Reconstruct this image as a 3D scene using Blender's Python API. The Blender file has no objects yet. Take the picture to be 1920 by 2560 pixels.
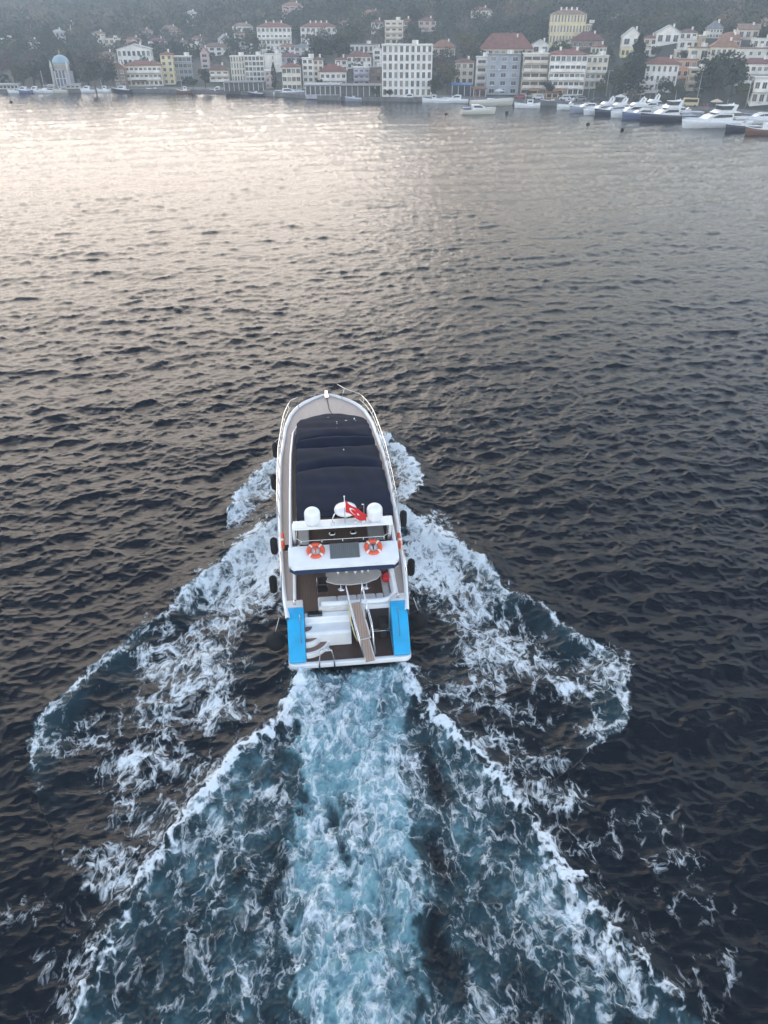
import bpy, bmesh, math, random
import numpy as np
from mathutils import Vector, Matrix, Euler
SC = bpy.context.scene
COL = SC.collection
R = math.radians
random.seed(7); RNG = np.random.default_rng(11)

# ------------------------------------------------------------------ camera, light, exposure
CAMH, PITCH, FPX = 24.0, R(33.4), 1850.0
cam = bpy.data.cameras.new('camera'); camo = bpy.data.objects.new('camera', cam); COL.objects.link(camo)
cam.sensor_fit = 'VERTICAL'; cam.sensor_height = 36.0; cam.lens = FPX / 2560.0 * 36.0
cam.clip_start = 0.5; cam.clip_end = 6000
camo.location = (0, 0, CAMH); camo.rotation_euler = (math.pi/2 - PITCH, 0, 0)
SC.camera = camo

SUN_EL, SUN_AZ = R(19.0), R(-19.0)          # azimuth from +Y, positive towards +X
world = bpy.data.worlds.new('World'); SC.world = world; world.use_nodes = True
wn, wl = world.node_tree.nodes, world.node_tree.links
bg = wn['Background']; sky = wn.new('ShaderNodeTexSky'); sky.sky_type = 'NISHITA'
sky.sun_disc = False; sky.sun_elevation = SUN_EL; sky.sun_rotation = SUN_AZ
sky.air_density = 1.0; sky.dust_density = 1.2; sky.ozone_density = 2.5; sky.altitude = 0
hs = wn.new('ShaderNodeHueSaturation'); hs.inputs['Saturation'].default_value = .75; wmn = wn.new('ShaderNodeVectorMath'); wmn.operation = 'MINIMUM'; wl.new(sky.outputs[0], wmn.inputs[0]); wmn.inputs[1].default_value = (6.6,5.4,4.2); wl.new(wmn.outputs[0], hs.inputs['Color'])   # caps sky brightness round the sun, added to soften the far glint
# thin broken cloud and haze belt that thickens towards the horizon
wt = wn.new('ShaderNodeTexCoord'); wsx = wn.new('ShaderNodeSeparateXYZ'); wl.new(wt.outputs['Generated'], wsx.inputs[0])
wm = wn.new('ShaderNodeMapRange'); wm.inputs[1].default_value = 0.0; wm.inputs[2].default_value = .74; wm.inputs[3].default_value = .85; wm.inputs[4].default_value = .04; wl.new(wsx.outputs[2], wm.inputs[0])
wno = wn.new('ShaderNodeTexNoise'); wno.inputs['Scale'].default_value = 2.6; wno.inputs['Detail'].default_value = 6; wl.new(wt.outputs['Generated'], wno.inputs['Vector'])
wr = wn.new('ShaderNodeMapRange'); wr.inputs[1].default_value = .3; wr.inputs[2].default_value = .7; wr.inputs[3].default_value = .65; wr.inputs[4].default_value = 1.15; wl.new(wno.outputs['Fac'], wr.inputs[0])
wmul = wn.new('ShaderNodeMath'); wmul.operation = 'MULTIPLY'; wmul.use_clamp = True; wl.new(wm.outputs[0], wmul.inputs[0]); wl.new(wr.outputs[0], wmul.inputs[1])
wmx = wn.new('ShaderNodeMix'); wmx.data_type = 'RGBA'; wl.new(wmul.outputs[0], wmx.inputs[0]); wl.new(hs.outputs[0], wmx.inputs[6]); wdt = wn.new('ShaderNodeVectorMath'); wdt.operation = 'DOT_PRODUCT'; wl.new(wt.outputs['Generated'], wdt.inputs[0]); wdt.inputs[1].default_value = (math.sin(SUN_AZ), math.cos(SUN_AZ), -.30)
wdr = wn.new('ShaderNodeMapRange'); wdr.inputs[1].default_value = .45; wdr.inputs[2].default_value = 1.0; wl.new(wdt.outputs['Value'], wdr.inputs[0])
wcl = wn.new('ShaderNodeMix'); wcl.data_type = 'RGBA'; wl.new(wdr.outputs[0], wcl.inputs[0]); wcl.inputs[6].default_value = (5.8,5.95,6.2,1); wcl.inputs[7].default_value = (8.0,6.05,4.3,1); wl.new(wcl.outputs[2], wmx.inputs[7])
# unseen slate tone added overhead to darken reflections in the near water
wm2 = wn.new('ShaderNodeMapRange'); wm2.inputs[1].default_value = .50; wm2.inputs[2].default_value = .72; wm2.inputs[3].default_value = 0; wm2.inputs[4].default_value = .85; wl.new(wsx.outputs[2], wm2.inputs[0])
wmy = wn.new('ShaderNodeMix'); wmy.data_type = 'RGBA'; wl.new(wm2.outputs[0], wmy.inputs[0]); wl.new(wmx.outputs[2], wmy.inputs[6]); wmy.inputs[7].default_value = (.62,1.0,1.6,1)
wl.new(wmy.outputs[2], bg.inputs[0]); bg.inputs[1].default_value = 0.11
sun = bpy.data.lights.new('sun', 'SUN'); suno = bpy.data.objects.new('sun', sun); COL.objects.link(suno)
sun.energy = 0.32; sun.angle = R(42); sun.color = (1.0, 0.90, 0.80)
sd = Vector((math.sin(SUN_AZ)*math.cos(SUN_EL), math.cos(SUN_AZ)*math.cos(SUN_EL), math.sin(SUN_EL)))
suno.rotation_euler = sd.to_track_quat('Z', 'Y').to_euler()
SC.view_settings.view_transform = 'Standard'; SC.view_settings.look = 'None'
SC.view_settings.gamma = 1.0; SC.view_settings.exposure = 2.2
SC.cycles.volume_bounces = 0; SC.cycles.max_bounces = 5

# ------------------------------------------------------------------ helpers
def at(px, py, z=0.0):
    """world point where the sight line through photo pixel meets height z"""
    u = (px-960)/FPX; v = (1280-py)/FPX
    d = (u, math.cos(PITCH)+v*math.sin(PITCH), -math.sin(PITCH)+v*math.cos(PITCH))
    t = (z-CAMH)/d[2]
    return Vector((d[0]*t, d[1]*t, z))

def tag(o, label=None, cat=None, group=None, kind=None):
    if label: o['label'] = label
    if cat: o['category'] = cat
    if group: o['group'] = group
    if kind: o['kind'] = kind
    return o

def empty(name, loc=(0,0,0), rz=0.0, label=None, cat=None, group=None):
    o = bpy.data.objects.new(name, None); COL.objects.link(o)
    o.location = loc; o.rotation_euler = (0, 0, rz); o.empty_display_size = 0.3
    return tag(o, label, cat, group)

def link_mesh(name, me, parent=None):
    o = bpy.data.objects.new(name, me); COL.objects.link(o)
    if parent: o.parent = parent
    return o

def copy_tree(o, parent=None):
    c = o.copy(); COL.objects.link(c); c.parent = parent
    for ch in list(o.children): copy_tree(ch, c)
    return c

class MB:
    """collects shapes and links them as ONE mesh object"""
    def __init__(s): s.v = []; s.f = []; s.m = []; s.sm = []
    def add(s, vs, fs, mi=0, smooth=False):
        n = len(s.v); s.v += [tuple(v) for v in vs]
        for f in fs: s.f.append(tuple(i+n for i in f)); s.m.append(mi); s.sm.append(smooth)
    def box(s, x0, x1, y0, y1, z0, z1, mi=0):
        s.add([(x0,y0,z0),(x1,y0,z0),(x1,y1,z0),(x0,y1,z0),(x0,y0,z1),(x1,y0,z1),(x1,y1,z1),(x0,y1,z1)],
              [(3,2,1,0),(4,5,6,7),(0,1,5,4),(1,2,6,5),(2,3,7,6),(3,0,4,7)], mi)
    def prism(s, pts, axis, a, b, mi=0):
        """extrude a 2D outline along axis from a to b (x: pts=(y,z); y: pts=(x,z); z: pts=(x,y))"""
        n = len(pts)
        def P(p, t): return (t,p[0],p[1]) if axis=='x' else ((p[0],t,p[1]) if axis=='y' else (p[0],p[1],t))
        vs = [P(p,a) for p in pts]+[P(p,b) for p in pts]
        fs = [tuple(range(n))[::-1], tuple(range(n,2*n))]+[(i,(i+1)%n,(i+1)%n+n,i+n) for i in range(n)]
        s.add(vs, fs, mi)
    def tube(s, pts, r, n=8, mi=0, caps=True):
        pts = [Vector(p) for p in pts]; rings = []
        for i,p in enumerate(pts):
            if i == 0: d = pts[1]-p
            elif i == len(pts)-1: d = p-pts[i-1]
            else: d = (pts[i+1]-p).normalized()+(p-pts[i-1]).normalized()
            d = d.normalized() if d.length > 1e-9 else Vector((0,0,1))
            a = Vector((0,0,1)) if abs(d.z) < .9 else Vector((0,1,0))
            u = d.cross(a).normalized(); w = d.cross(u).normalized()
            rr = r[i] if isinstance(r,(list,tuple)) else r
            rings.append([p+(u*math.cos(2*math.pi*k/n)+w*math.sin(2*math.pi*k/n))*rr for k in range(n)])
        vs = [q for ring in rings for q in ring]; fs = []
        for i in range(len(pts)-1):
            for k in range(n):
                fs.append((i*n+k, i*n+(k+1)%n, (i+1)*n+(k+1)%n, (i+1)*n+k))
        if caps: fs += [tuple(range(n))[::-1], tuple(range((len(pts)-1)*n, len(pts)*n))]
        s.add(vs, fs, mi, True)
    def lathe(s, prof, c=(0,0,0), n=24, mi=0, sx=1, sy=1):
        """prof = [(radius, z)] revolved about the vertical through c"""
        vs = []; fs = []
        for r,z in prof:
            for k in range(n):
                a = 2*math.pi*k/n; vs.append((c[0]+r*sx*math.cos(a), c[1]+r*sy*math.sin(a), c[2]+z))
        for i in range(len(prof)-1):
            for k in range(n): fs.append((i*n+k, i*n+(k+1)%n, (i+1)*n+(k+1)%n, (i+1)*n+k))
        fs += [tuple(range(n))[::-1], tuple(range((len(prof)-1)*n, len(prof)*n))]
        s.add(vs, fs, mi, True)
    def grid(s, P, mi=0, smooth=True, flip=False):
        """P[i][j] points"""
        ni, nj = len(P), len(P[0]); vs = [p for row in P for p in row]; fs = []
        for i in range(ni-1):
            for j in range(nj-1):
                f = (i*nj+j, i*nj+j+1, (i+1)*nj+j+1, (i+1)*nj+j); fs.append(f[::-1] if flip else f)
        s.add(vs, fs, mi, smooth)
    def mesh(s, name, mats):
        me = bpy.data.meshes.new(name); me.from_pydata(s.v, [], s.f)
        for m in (mats if isinstance(mats,(list,tuple)) else [mats]): me.materials.append(m)
        me.polygons.foreach_set('material_index', s.m); me.polygons.foreach_set('use_smooth', s.sm)
        me.update(); return me
    def build(s, name, mats, parent=None, loc=None, rz=None, bevel=0.0, solid=0.0, sub=0):
        o = link_mesh(name, s.mesh(name, mats), parent)
        if loc is not None: o.location = loc
        if rz is not None: o.rotation_euler = (0,0,rz)
        if solid: md = o.modifiers.new('solid','SOLIDIFY'); md.thickness = solid; md.offset = -1
        if sub: md = o.modifiers.new('sub','SUBSURF'); md.levels = md.render_levels = sub
        if bevel:
            md = o.modifiers.new('bevel','BEVEL'); md.width = bevel; md.segments = 2; md.limit_method = 'ANGLE'
        return o

def mat(name, col, rough=0.6, metal=0.0, spec=0.5, var=0.0, vscale=2.0, bump=0.0, bscale=20.0, col2=None, coat=0.0):
    m = bpy.data.materials.new(name); m.use_nodes = True; n, l = m.node_tree.nodes, m.node_tree.links
    b = n['Principled BSDF']; b.inputs['Roughness'].default_value = rough; b.inputs['Metallic'].default_value = metal
    b.inputs['Specular IOR Level'].default_value = spec; b.inputs['Coat Weight'].default_value = coat
    b.inputs['Base Color'].default_value = (*col, 1)
    tc = None
    if var or col2:
        tc = n.new('ShaderNodeTexCoord'); no = n.new('ShaderNodeTexNoise'); no.inputs['Scale'].default_value = vscale
        no.inputs['Detail'].default_value = 6; l.new(tc.outputs['Object'], no.inputs['Vector'])
        rp = n.new('ShaderNodeValToRGB'); rp.color_ramp.elements[0].position = .32; rp.color_ramp.elements[1].position = .68
        c2 = col2 if col2 else tuple(max(0,c*(1-var)) for c in col)
        rp.color_ramp.elements[0].color = (*c2,1)
        rp.color_ramp.elements[1].color = (*(col if col2 else tuple(min(1,c*(1+var*.5)) for c in col)),1)
        l.new(no.outputs['Fac'], rp.inputs[0]); l.new(rp.outputs[0], b.inputs['Base Color'])
    if bump:
        if not tc: tc = n.new('ShaderNodeTexCoord')
        no = n.new('ShaderNodeTexNoise'); no.inputs['Scale'].default_value = bscale; no.inputs['Detail'].default_value = 4
        l.new(tc.outputs['Object'], no.inputs['Vector'])
        bp = n.new('ShaderNodeBump'); bp.inputs['Strength'].default_value = bump; bp.inputs['Distance'].default_value = .02
        l.new(no.outputs['Fac'], bp.inputs['Height']); l.new(bp.outputs[0], b.inputs['Normal'])
    return m

def sstep(a, b, x):
    t = np.clip((x-a)/(b-a), 0, 1); return t*t*(3-2*t)

def np_mesh(name, co, quads, mats, attrs=None, smooth=True):
    me = bpy.data.meshes.new(name); nv, nf = len(co), len(quads); k = quads.shape[1]
    me.vertices.add(nv); me.vertices.foreach_set('co', np.ascontiguousarray(co, dtype=np.float32).ravel())
    me.loops.add(nf*k); me.loops.foreach_set('vertex_index', np.ascontiguousarray(quads, dtype=np.int32).ravel())
    me.polygons.add(nf); me.polygons.foreach_set('loop_start', np.arange(0, nf*k, k, dtype=np.int32))
    me.polygons.foreach_set('loop_total', np.full(nf, k, dtype=np.int32))
    me.polygons.foreach_set('use_smooth', np.full(nf, smooth, dtype=bool))
    for m in mats: me.materials.append(m)
    for an, av in (attrs or {}).items():
        a = me.attributes.new(an, 'FLOAT', 'POINT'); a.data.foreach_set('value', np.ascontiguousarray(av, dtype=np.float32).ravel())
    me.update(calc_edges=True); return me

# ------------------------------------------------------------------ shoreline and terrain
_sp = [(-500,236),(-200,234),(0,232),(300,230),(560,233),(640,238),(700,241),(790,248),(860,251),(1000,253),(1150,256),(1300,259),(1450,267),(1600,275),(1750,284),(1920,297),(2150,318)]
_S = [at(a,b,0) for a,b in _sp]
SHX = np.array([-900]+[p.x for p in _S]+[400.]); SHY = np.array([_S[0].y]+[p.y for p in _S]+[_S[-1].y-60])
def shore_y(x): return np.interp(x, SHX, SHY)
def vnoise(x, y, s, seed):
    return (np.sin(x/s*1.3+seed)*np.cos(y/s*1.1+seed*2.1)+.5*np.sin(x/s*2.7-y/s*1.9+seed*3.3)+.3*np.cos(x/s*4.1+y/s*4.7+seed))/1.8
def terrain(x, y):
    x = np.asarray(x, float); y = np.asarray(y, float)
    d = y-shore_y(x)
    k = np.interp(x, [-260,-120,-60,0,60,140], [.062,.078,.100,.118,.128,.128])
    dd = np.maximum(d-13, 0)
    z = 1.25+k*(np.sqrt(dd*dd+64)-8)
    z = z+sstep(40,160,d)*vnoise(x,y,55,1.3)*5*(.4+k*5)
    return z
def ground_hit(px, py):
    """walk the sight line until it meets the terrain"""
    u = (px-960)/FPX; v = (1280-py)/FPX
    d = np.array((u, math.cos(PITCH)+v*math.sin(PITCH), -math.sin(PITCH)+v*math.cos(PITCH)))
    t = np.arange(150, 1500, .5); X = d[0]*t; Y = d[1]*t; Z = CAMH+d[2]*t
    ok = (Z < terrain(X,Y)) & (Y > shore_y(X)-.5)
    i = int(np.argmax(ok)) if ok.any() else len(t)-1
    return Vector((X[i], Y[i], float(terrain(X[i],Y[i]))))
# ------------------------------------------------------------------ boat frame (needed by the wake)
_st = at(877,1655,.45); _bw = at(816,990,2.7)
BYAW = math.atan2(-(_bw-_st).x, (_bw-_st).y); BORG = Vector((_st.x, _st.y, 0))
def to_boat(x, y):
    c, s = math.cos(BYAW), math.sin(BYAW); dx = x-BORG.x; dy = y-BORG.y
    return dx*c+dy*s, -dx*s+dy*c

# ------------------------------------------------------------------ sea surface: spectrum waves + wake
def wave_tile(N, L, kmin, kmax, wdir, spread, seed, lp):
    g = np.random.default_rng(seed)
    k1 = 2*np.pi*np.fft.fftfreq(N, L/N); KX, KY = np.meshgrid(k1, k1); K = np.hypot(KX, KY); K[0,0] = 1
    th = np.arctan2(KY, KX)-wdir
    S = K**-3.45*np.exp(-(2*np.pi/lp/K)**2)*(np.abs(np.cos(th/2))**(2*spread)*.9+.1)
    S *= sstep(kmin*.8, kmin, K)*(1-sstep(kmax*.9, kmax, K)); S[0,0] = 0
    h = np.sqrt(S)*(g.normal(size=K.shape)+1j*g.normal(size=K.shape))
    z = np.fft.ifft2(h).real; f = z.std()
    gx = np.fft.ifft2(1j*KX*h); gy = np.fft.ifft2(1j*KY*h)
    dx = np.fft.ifft2(1j*KX/K*h).real/f; dy = np.fft.ifft2(1j*KY/K*h).real/f
    return z/f, dx, dy, L, math.sqrt((gx.real**2+gy.real**2).mean())/f
def samp(T, L, x, y):
    N = T.shape[0]; fx = (x/L*N) % N; fy = (y/L*N) % N
    i = np.floor(fx).astype(int); j = np.floor(fy).astype(int); a = fx-i; b = fy-j
    i %= N; j %= N; i2 = (i+1) % N; j2 = (j+1) % N
    return (T[j,i]*(1-a)+T[j,i2]*a)*(1-b)+(T[j2,i]*(1-a)+T[j2,i2]*a)*b

def poly_dist(pts, x, y):
    """distance to a polyline, parameter along it (0..1) and side (+ = left of its direction)"""
    P = np.array(pts); seg = np.hypot(*(P[1:]-P[:-1]).T); cum = np.concatenate([[0],np.cumsum(seg)]); tot = cum[-1]
    best = np.full(x.shape, 1e9); par = np.zeros(x.shape); side = np.zeros(x.shape)
    for i in range(len(seg)):
        a = P[i]; d = (P[i+1]-a)/seg[i]; rx = x-a[0]; ry = y-a[1]
        t = np.clip(rx*d[0]+ry*d[1], 0, seg[i]); qx = rx-t*d[0]; qy = ry-t*d[1]
        dd = np.hypot(qx,qy); m = dd < best; best = np.where(m, dd, best)
        par = np.where(m, (cum[i]+t)/tot, par); side = np.where(m, np.sign(d[0]*ry-d[1]*rx), side)
    return best, par, side
def dpx(l, k=1920/1659.):      # tracing of the wake: full-picture view pixels to sea points
    return [tuple(at(a*k,b*k,0)[:2]) for a,b in l]
def smooth_poly(p, n=60):
    p = np.array(p); s = np.concatenate([[0],np.cumsum(np.hypot(*(p[1:]-p[:-1]).T))]); t = np.linspace(0,s[-1],n)
    x = np.interp(t,s,p[:,0]); y = np.interp(t,s,p[:,1]); k = np.array([1,2,3,2,1])/9.
    xs = np.convolve(np.pad(x,2,'edge'),k,'valid'); ys = np.convolve(np.pad(y,2,'edge'),k,'valid')
    return list(zip(xs,ys))

NR, NC = 1250, 1080
rv = np.linspace(-.74, .572, NR-26); dep = PITCH-np.arctan(rv); rd = CAMH/np.tan(dep)
rd = np.concatenate([np.linspace(2, rd[0]-.4, 10), rd, np.linspace(rd[-1]+3, 520, 16)])
NR = len(rd)
hwv = np.interp(rd, [2, 9, 15, 40, 120, 500], [4.5, 1.32, .92, .66, .57, .57])
s = np.linspace(-1, 1, NC); s = s + np.sign(s)*np.maximum(np.abs(s)-.9,0)**2*160
Y = np.repeat(rd[:,None], NC, 1); X = Y*hwv[:,None]*s[None,:]
X = X.ravel(); Y = Y.ravel()
BX, BY = to_boat(X, Y)

WD = math.atan2(-1, .30)          # waves run towards the viewer, crests a little oblique
zA,dxA,dyA,LA,slA = wave_tile(512, 89.0, 2*np.pi/30, 2*np.pi/1.0, WD, 14.0, 5, 3.0)
zB,dxB,dyB,LB,slB = wave_tile(512, 23.7, 2*np.pi/2.4, 2*np.pi/.30, WD-.12+.6, 5.0, 8, 1.25)
zC,dxC,dyC,LC,slC = wave_tile(512, 31.0, 2*np.pi/6, 2*np.pi/.3, 0, .1, 21, 3.0)
aA, aB = .048, .0235; print('slopes', slA*aA, slB*aB)
gust = .95+.28*vnoise(X, Y, 30, 4.0)+.15*vnoise(X*.4, Y, 11, 1.0)
rx, ry = X, Y
hA = samp(zA,LA,rx,ry); Z = aA*hA*gust
ch = 1.25
DX = ch*aA*samp(dxA,LA,rx,ry); DY = ch*aA*samp(dyA,LA,rx,ry)
ca, sa = math.cos(.6), math.sin(.6); r2x = X*ca-Y*sa; r2y = X*sa+Y*ca
bx_, by_ = samp(dxB,LB,r2x,r2y), samp(dyB,LB,r2x,r2y)
Z += aB*samp(zB,LB,r2x,r2y)*gust; DX += ch*aB*(bx_*ca+by_*sa); DY += ch*aB*(-bx_*sa+by_*ca)
for lam, da, am, ph in ((9.5,.02,.050,.3),(7.4,-.22,.036,1.9),(12.5,.14,.045,4.0),(5.6,-.5,.024,2.2),(6.3,.38,.024,5.1)):
    kk = 2*math.pi/lam; ar = kk*(X*math.cos(WD+da)+Y*math.sin(WD+da))+ph+1.4*vnoise(X,Y,26,ph); ev = .55+.6*vnoise(X,Y,19,ph+2); Z += 1.5*am*ev*np.sin(ar)
rough_n = samp(zC,LC,X,Y); rough_m = samp(zC,LC*.37,X+7,Y*.8+3)

# --- wake lines traced as sea points
LCR = smooth_poly(dpx([(604,1128),(540,1170),(480,1222),(420,1265),(368,1318),(250,1402),(180,1462),(115,1520),(75,1585),(58,1650),(75,1700)]))
RCR = smooth_poly(dpx([(866,1105),(905,1135),(940,1165),(1000,1192),(1050,1222),(1078,1272),(1092,1290),(1130,1292),(1200,1332),(1260,1388),(1318,1410),(1345,1455),(1366,1510),(1352,1560),(1300,1605),(1275,1625)]), 80)
LB0 = smooth_poly(dpx([(604,992),(560,1020),(512,1075),(500,1105)]))
RB0 = smooth_poly(dpx([(842,950),(868,975),(892,1010),(912,1042),(890,1075)]))
LV = smooth_poly(dpx([(650,1450),(640,1495),(620,1540),(560,1595),(510,1632),(460,1690),(420,1745),(330,1880),(250,1990),(200,2090),(150,2212),(90,2400)]))
RV = smooth_poly(dpx([(880,1440),(905,1490),(930,1535),(990,1592),(1040,1635),(1080,1682),(1120,1735),(1150,1782),(1190,1845),(1230,1905),(1330,2020),(1420,2120),(1500,2212),(1600,2350)]))
# jet edges as functions of distance behind the transom (boat frame)
def bpts(l):
    q = [to_boat(*p) for p in dpx(l)]; q.sort(key=lambda t: t[1]); return np.array(q)
JL = bpts([(655,1445),(640,1560),(625,1700),(618,1850),(625,2000),(625,2212)]); JR = bpts([(872,1445),(880,1560),(893,1700),(905,1850),(900,2000),(915,2212)])
jl = np.interp(BY, JL[:,1], JL[:,0])+.22*np.sin(BY*.8)+.12*np.sin(BY*2.1+1); jr = np.interp(BY, JR[:,1], JR[:,0])+.20*np.sin(BY*.65+2)+.14*np.sin(BY*1.7)
VLb = bpts([(650,1450),(620,1540),(510,1632),(420,1745),(330,1880),(250,1990),(150,2212),(90,2400)]); VRb = bpts([(880,1440),(930,1535),(990,1592),(1080,1682),(1150,1782),(1230,1905),(1330,2020),(1500,2212),(1600,2350)])
vl = np.interp(BY, VLb[:,1], VLb[:,0]); vr = np.interp(BY, VRb[:,1], VRb[:,0])
behind = 1-sstep(-.6, .5, BY)
n1 = vnoise(X, Y, 1.7, .7); n2 = vnoise(X, Y, .8, 2.9)
wob = .35*n1+.18*n2+.25*rough_m*.5
def band(u, lo, hi, e): return sstep(lo-e, lo+e, u)*(1-sstep(hi-e, hi+e, u))
jet = behind*band(BX+wob, jl, jr, .35)
side = behind*band(BX+wob*.5, vl, vr, .25)
F = np.zeros_like(X); A = np.zeros_like(X); W = np.zeros_like(X)
# inside of the V: churned water, aerated, marbled with foam, fading backwards
fade = np.interp(BY, [-30,-16,-8,0], [.45,.62,.85,1.0])
lowA = np.sin(BY*.9+1.0)*.30+np.sin(BY*2.3)*.14
tr_r = (.62+.38*np.sin(BY*1.9+.7*np.sin(BY*.7)))*np.exp(-((BX-(jr+.75+lowA+.30*n1))/(.42+.15*n2))**2)*behind*sstep(-.5,-4,BY) ; tr_l = (.45+.45*np.sin(BY*1.4+2))*np.exp(-((BX-(jl-.45-lowA+.3*n1))/.36)**2)*behind*sstep(-3,-7,BY)
A = np.maximum(A, side*(.60*fade-.08*rough_m+.16*n1)); A = np.maximum(A, jet*(1.02-.18*(1-fade)))
F = np.maximum(F, side*(.39*fade+.12*n1)); F = np.maximum(F, jet*(.47*(.55+.45*fade)+.08*n1))
tr = np.clip(tr_r*.95+tr_l*.6,0,1); A *= 1-.95*tr; F *= 1-.75*tr
W += side*(.03*rough_m+.05*n1)+jet*(.028*rough_m+.05*n1+.03*n2+.10)-.16*tr
# edges of the V: thin white crest, raised
for pl, sg in ((LV,1),(RV,-1)):
    d, t, sd_ = poly_dist(pl, X, Y); q = sd_*d*sg            # q>0 inside
    jag = .18*n2+.15*rough_m*.5
    en = np.interp(t,[0,.15,.5,1],[.9,1.,.9,.6])
    F = np.maximum(F, en*(np.interp(t,[0,.3,.5,1],[1.0,.98,.92,.86])+.14*n1)*np.exp(-((q-.05+jag*1.8)/np.interp(t,[0,.3,1],[.42,.26,.15]))**2))
    W += .26*en*(1+.4*n1)*np.exp(-((q)/.5)**2)
    # lace outside the V edge
    F = np.maximum(F, .50*np.interp(t,[0,.12,.3,.75,1],[0,.15,.95,.85,.5])*np.exp(-np.maximum(-q,0)/np.interp(t,[0,.4,1],[.5,1.3,1.0]))*(q<0))
    A = np.maximum(A, .25*np.exp(-np.abs(q)/.8)*en)
# bow wave crests either side
for pl, sg, wl_ in ((LCR,-1,1.0),(RCR,1,1.0)):
    d, t, sd_ = poly_dist(pl, X, Y); q = sd_*d*sg*-1            # q>0 towards the boat / astern
    jag = .35*n2+.25*rough_m*.5
    en = np.interp(t,[0,.1,.35,.5,.7,.9,1],[1,1,.95,.62,.8,.75,.4])
    wd = np.interp(t,[0,.3,.5,.8,1],[1.5,1.5,.45,.7,.4])
    front = sstep(-.18,.12,q+jag*.4)
    F = np.maximum(F, en*front*np.exp(-(np.maximum(q+jag,0)/wd)**1.6)*(.80+.12*n1))
    W += .50*np.interp(t,[0,.3,.6,1],[.8,.9,.5,.2])*(1+.35*n1)*np.exp(-np.where(q>0,(q/.75)**2,(q/1.1)**2))-.22*np.exp(-((q-2.1)/1.0)**2)
    A = np.maximum(A, .55*en*front*np.exp(-np.maximum(q,0)/2.2))
for pl, sg in ((LB0,-1),(RB0,1)):
    d, t, sd_ = poly_dist(pl, X, Y); q = sd_*d*sg*-1
    F = np.maximum(F, .80*sstep(-.25,.15,q+.2*n2+.15*rough_m)*np.exp(-(np.maximum(q,0)/1.5)**2)); A = np.maximum(A, .5*np.exp(-np.abs(q)/1.6)*(q>-.2))
    W += .32*np.exp(-(q/.8)**2)
# foam patches (view pixel, radius m along boat / across, density)
for (cx,cy,rx_,ry_,dn) in [(430,1430,3.2,3.0,.60),(520,1290,2.4,3.4,.70),(560,1200,1.6,3.2,.85),(350,1540,2.3,1.5,.50),(300,1650,2.2,1.2,.50),(480,1530,1.6,1.3,.58),
        (180,1590,1.5,.8,.42),(330,1760,1.8,1.2,.52),(250,1870,1.6,1.1,.52),(230,1560,1.6,.9,.45),(400,1660,1.2,.9,.52),(120,1590,.9,.9,.42),
        (930,1200,1.8,3.6,.86),(990,1290,2.2,2.6,.68),(1050,1400,2.6,2.6,.62),(1000,1480,1.8,1.6,.58),(1140,1430,1.8,1.3,.50),(1230,1480,2.1,1.0,.52),(1225,1482,.55,.5,.85),
        (1290,1440,1.6,1.3,.50),(1120,1540,1.7,.8,.42),(1290,1570,.9,.8,.48),(1150,1640,1.6,.8,.50),(1210,1720,1.2,.8,.50),(1080,1600,1.4,.7,.50),
        (1230,2000,.9,.9,.60),(1330,2080,1.0,.9,.55),(1400,1780,1.6,1.0,.37),(1460,1850,1.3,.8,.34),(1300,1830,1.0,.7,.42),(1500,1950,1.2,.8,.33),(1350,2150,.8,.8,.55),(1560,2100,1.0,.8,.33),
        (290,1640,.5,.5,.8),(60,1980,1.4,.7,.32),(120,2090,1.2,.6,.34),(880,1010,.8,1.8,.78),(570,1050,1.0,2.0,.72)]:
    p = dpx([(cx,cy)])[0]; ex = ((X-p[0])/rx_); ey = ((Y-p[1])/ry_)
    g = (dn-.07)*np.exp(-np.maximum(np.hypot(ex,ey)+.22*n1+.14*rough_m-.45,0)**2/.35)
    F = np.maximum(F, g); A = np.maximum(A, g*.35)
# the calm dark hollow against the quarters of the hull
for sx_ in (-1,1):
    hol = np.exp(-((BX-sx_*4.1)/1.0)**2)*band(BY, -1.5, 4.5, 1.5); F *= 1-.75*hol; W -= .12*hol
# water pushed along the hull
alng = np.exp(-(np.maximum(np.abs(BX)-2.9,0)/.7)**2)*band(BY,5,17,1.5)*(np.abs(BX)>2.2)
F = np.maximum(F, .75*alng); A = np.maximum(A, .4*alng)
inhull = band(BY,.8,22,.4)*(1-sstep(2.2,2.8,np.abs(BX)*np.interp(BY,[15,22],[1,2.6])))
damp = np.clip(1-.8*side-.4*F,.2,1)
Z = Z*damp+W; DX *= damp; DY *= damp
Z = Z*(1-.9*inhull)-.30*inhull
fray = sstep(.25,.7,F); Z += fray*.018*(rough_m+.5*rough_n)
edge = 1-sstep(-6,-1,Y-shore_y(X)); Z *= .15+.85*edge
co = np.stack([X+DX, Y+DY, Z], 1).reshape(NR, NC, 3)
idx = np.arange(NR*NC).reshape(NR, NC)
q = np.stack([idx[:-1,:-1], idx[:-1,1:], idx[1:,1:], idx[1:,:-1]], -1).reshape(-1,4)

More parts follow.
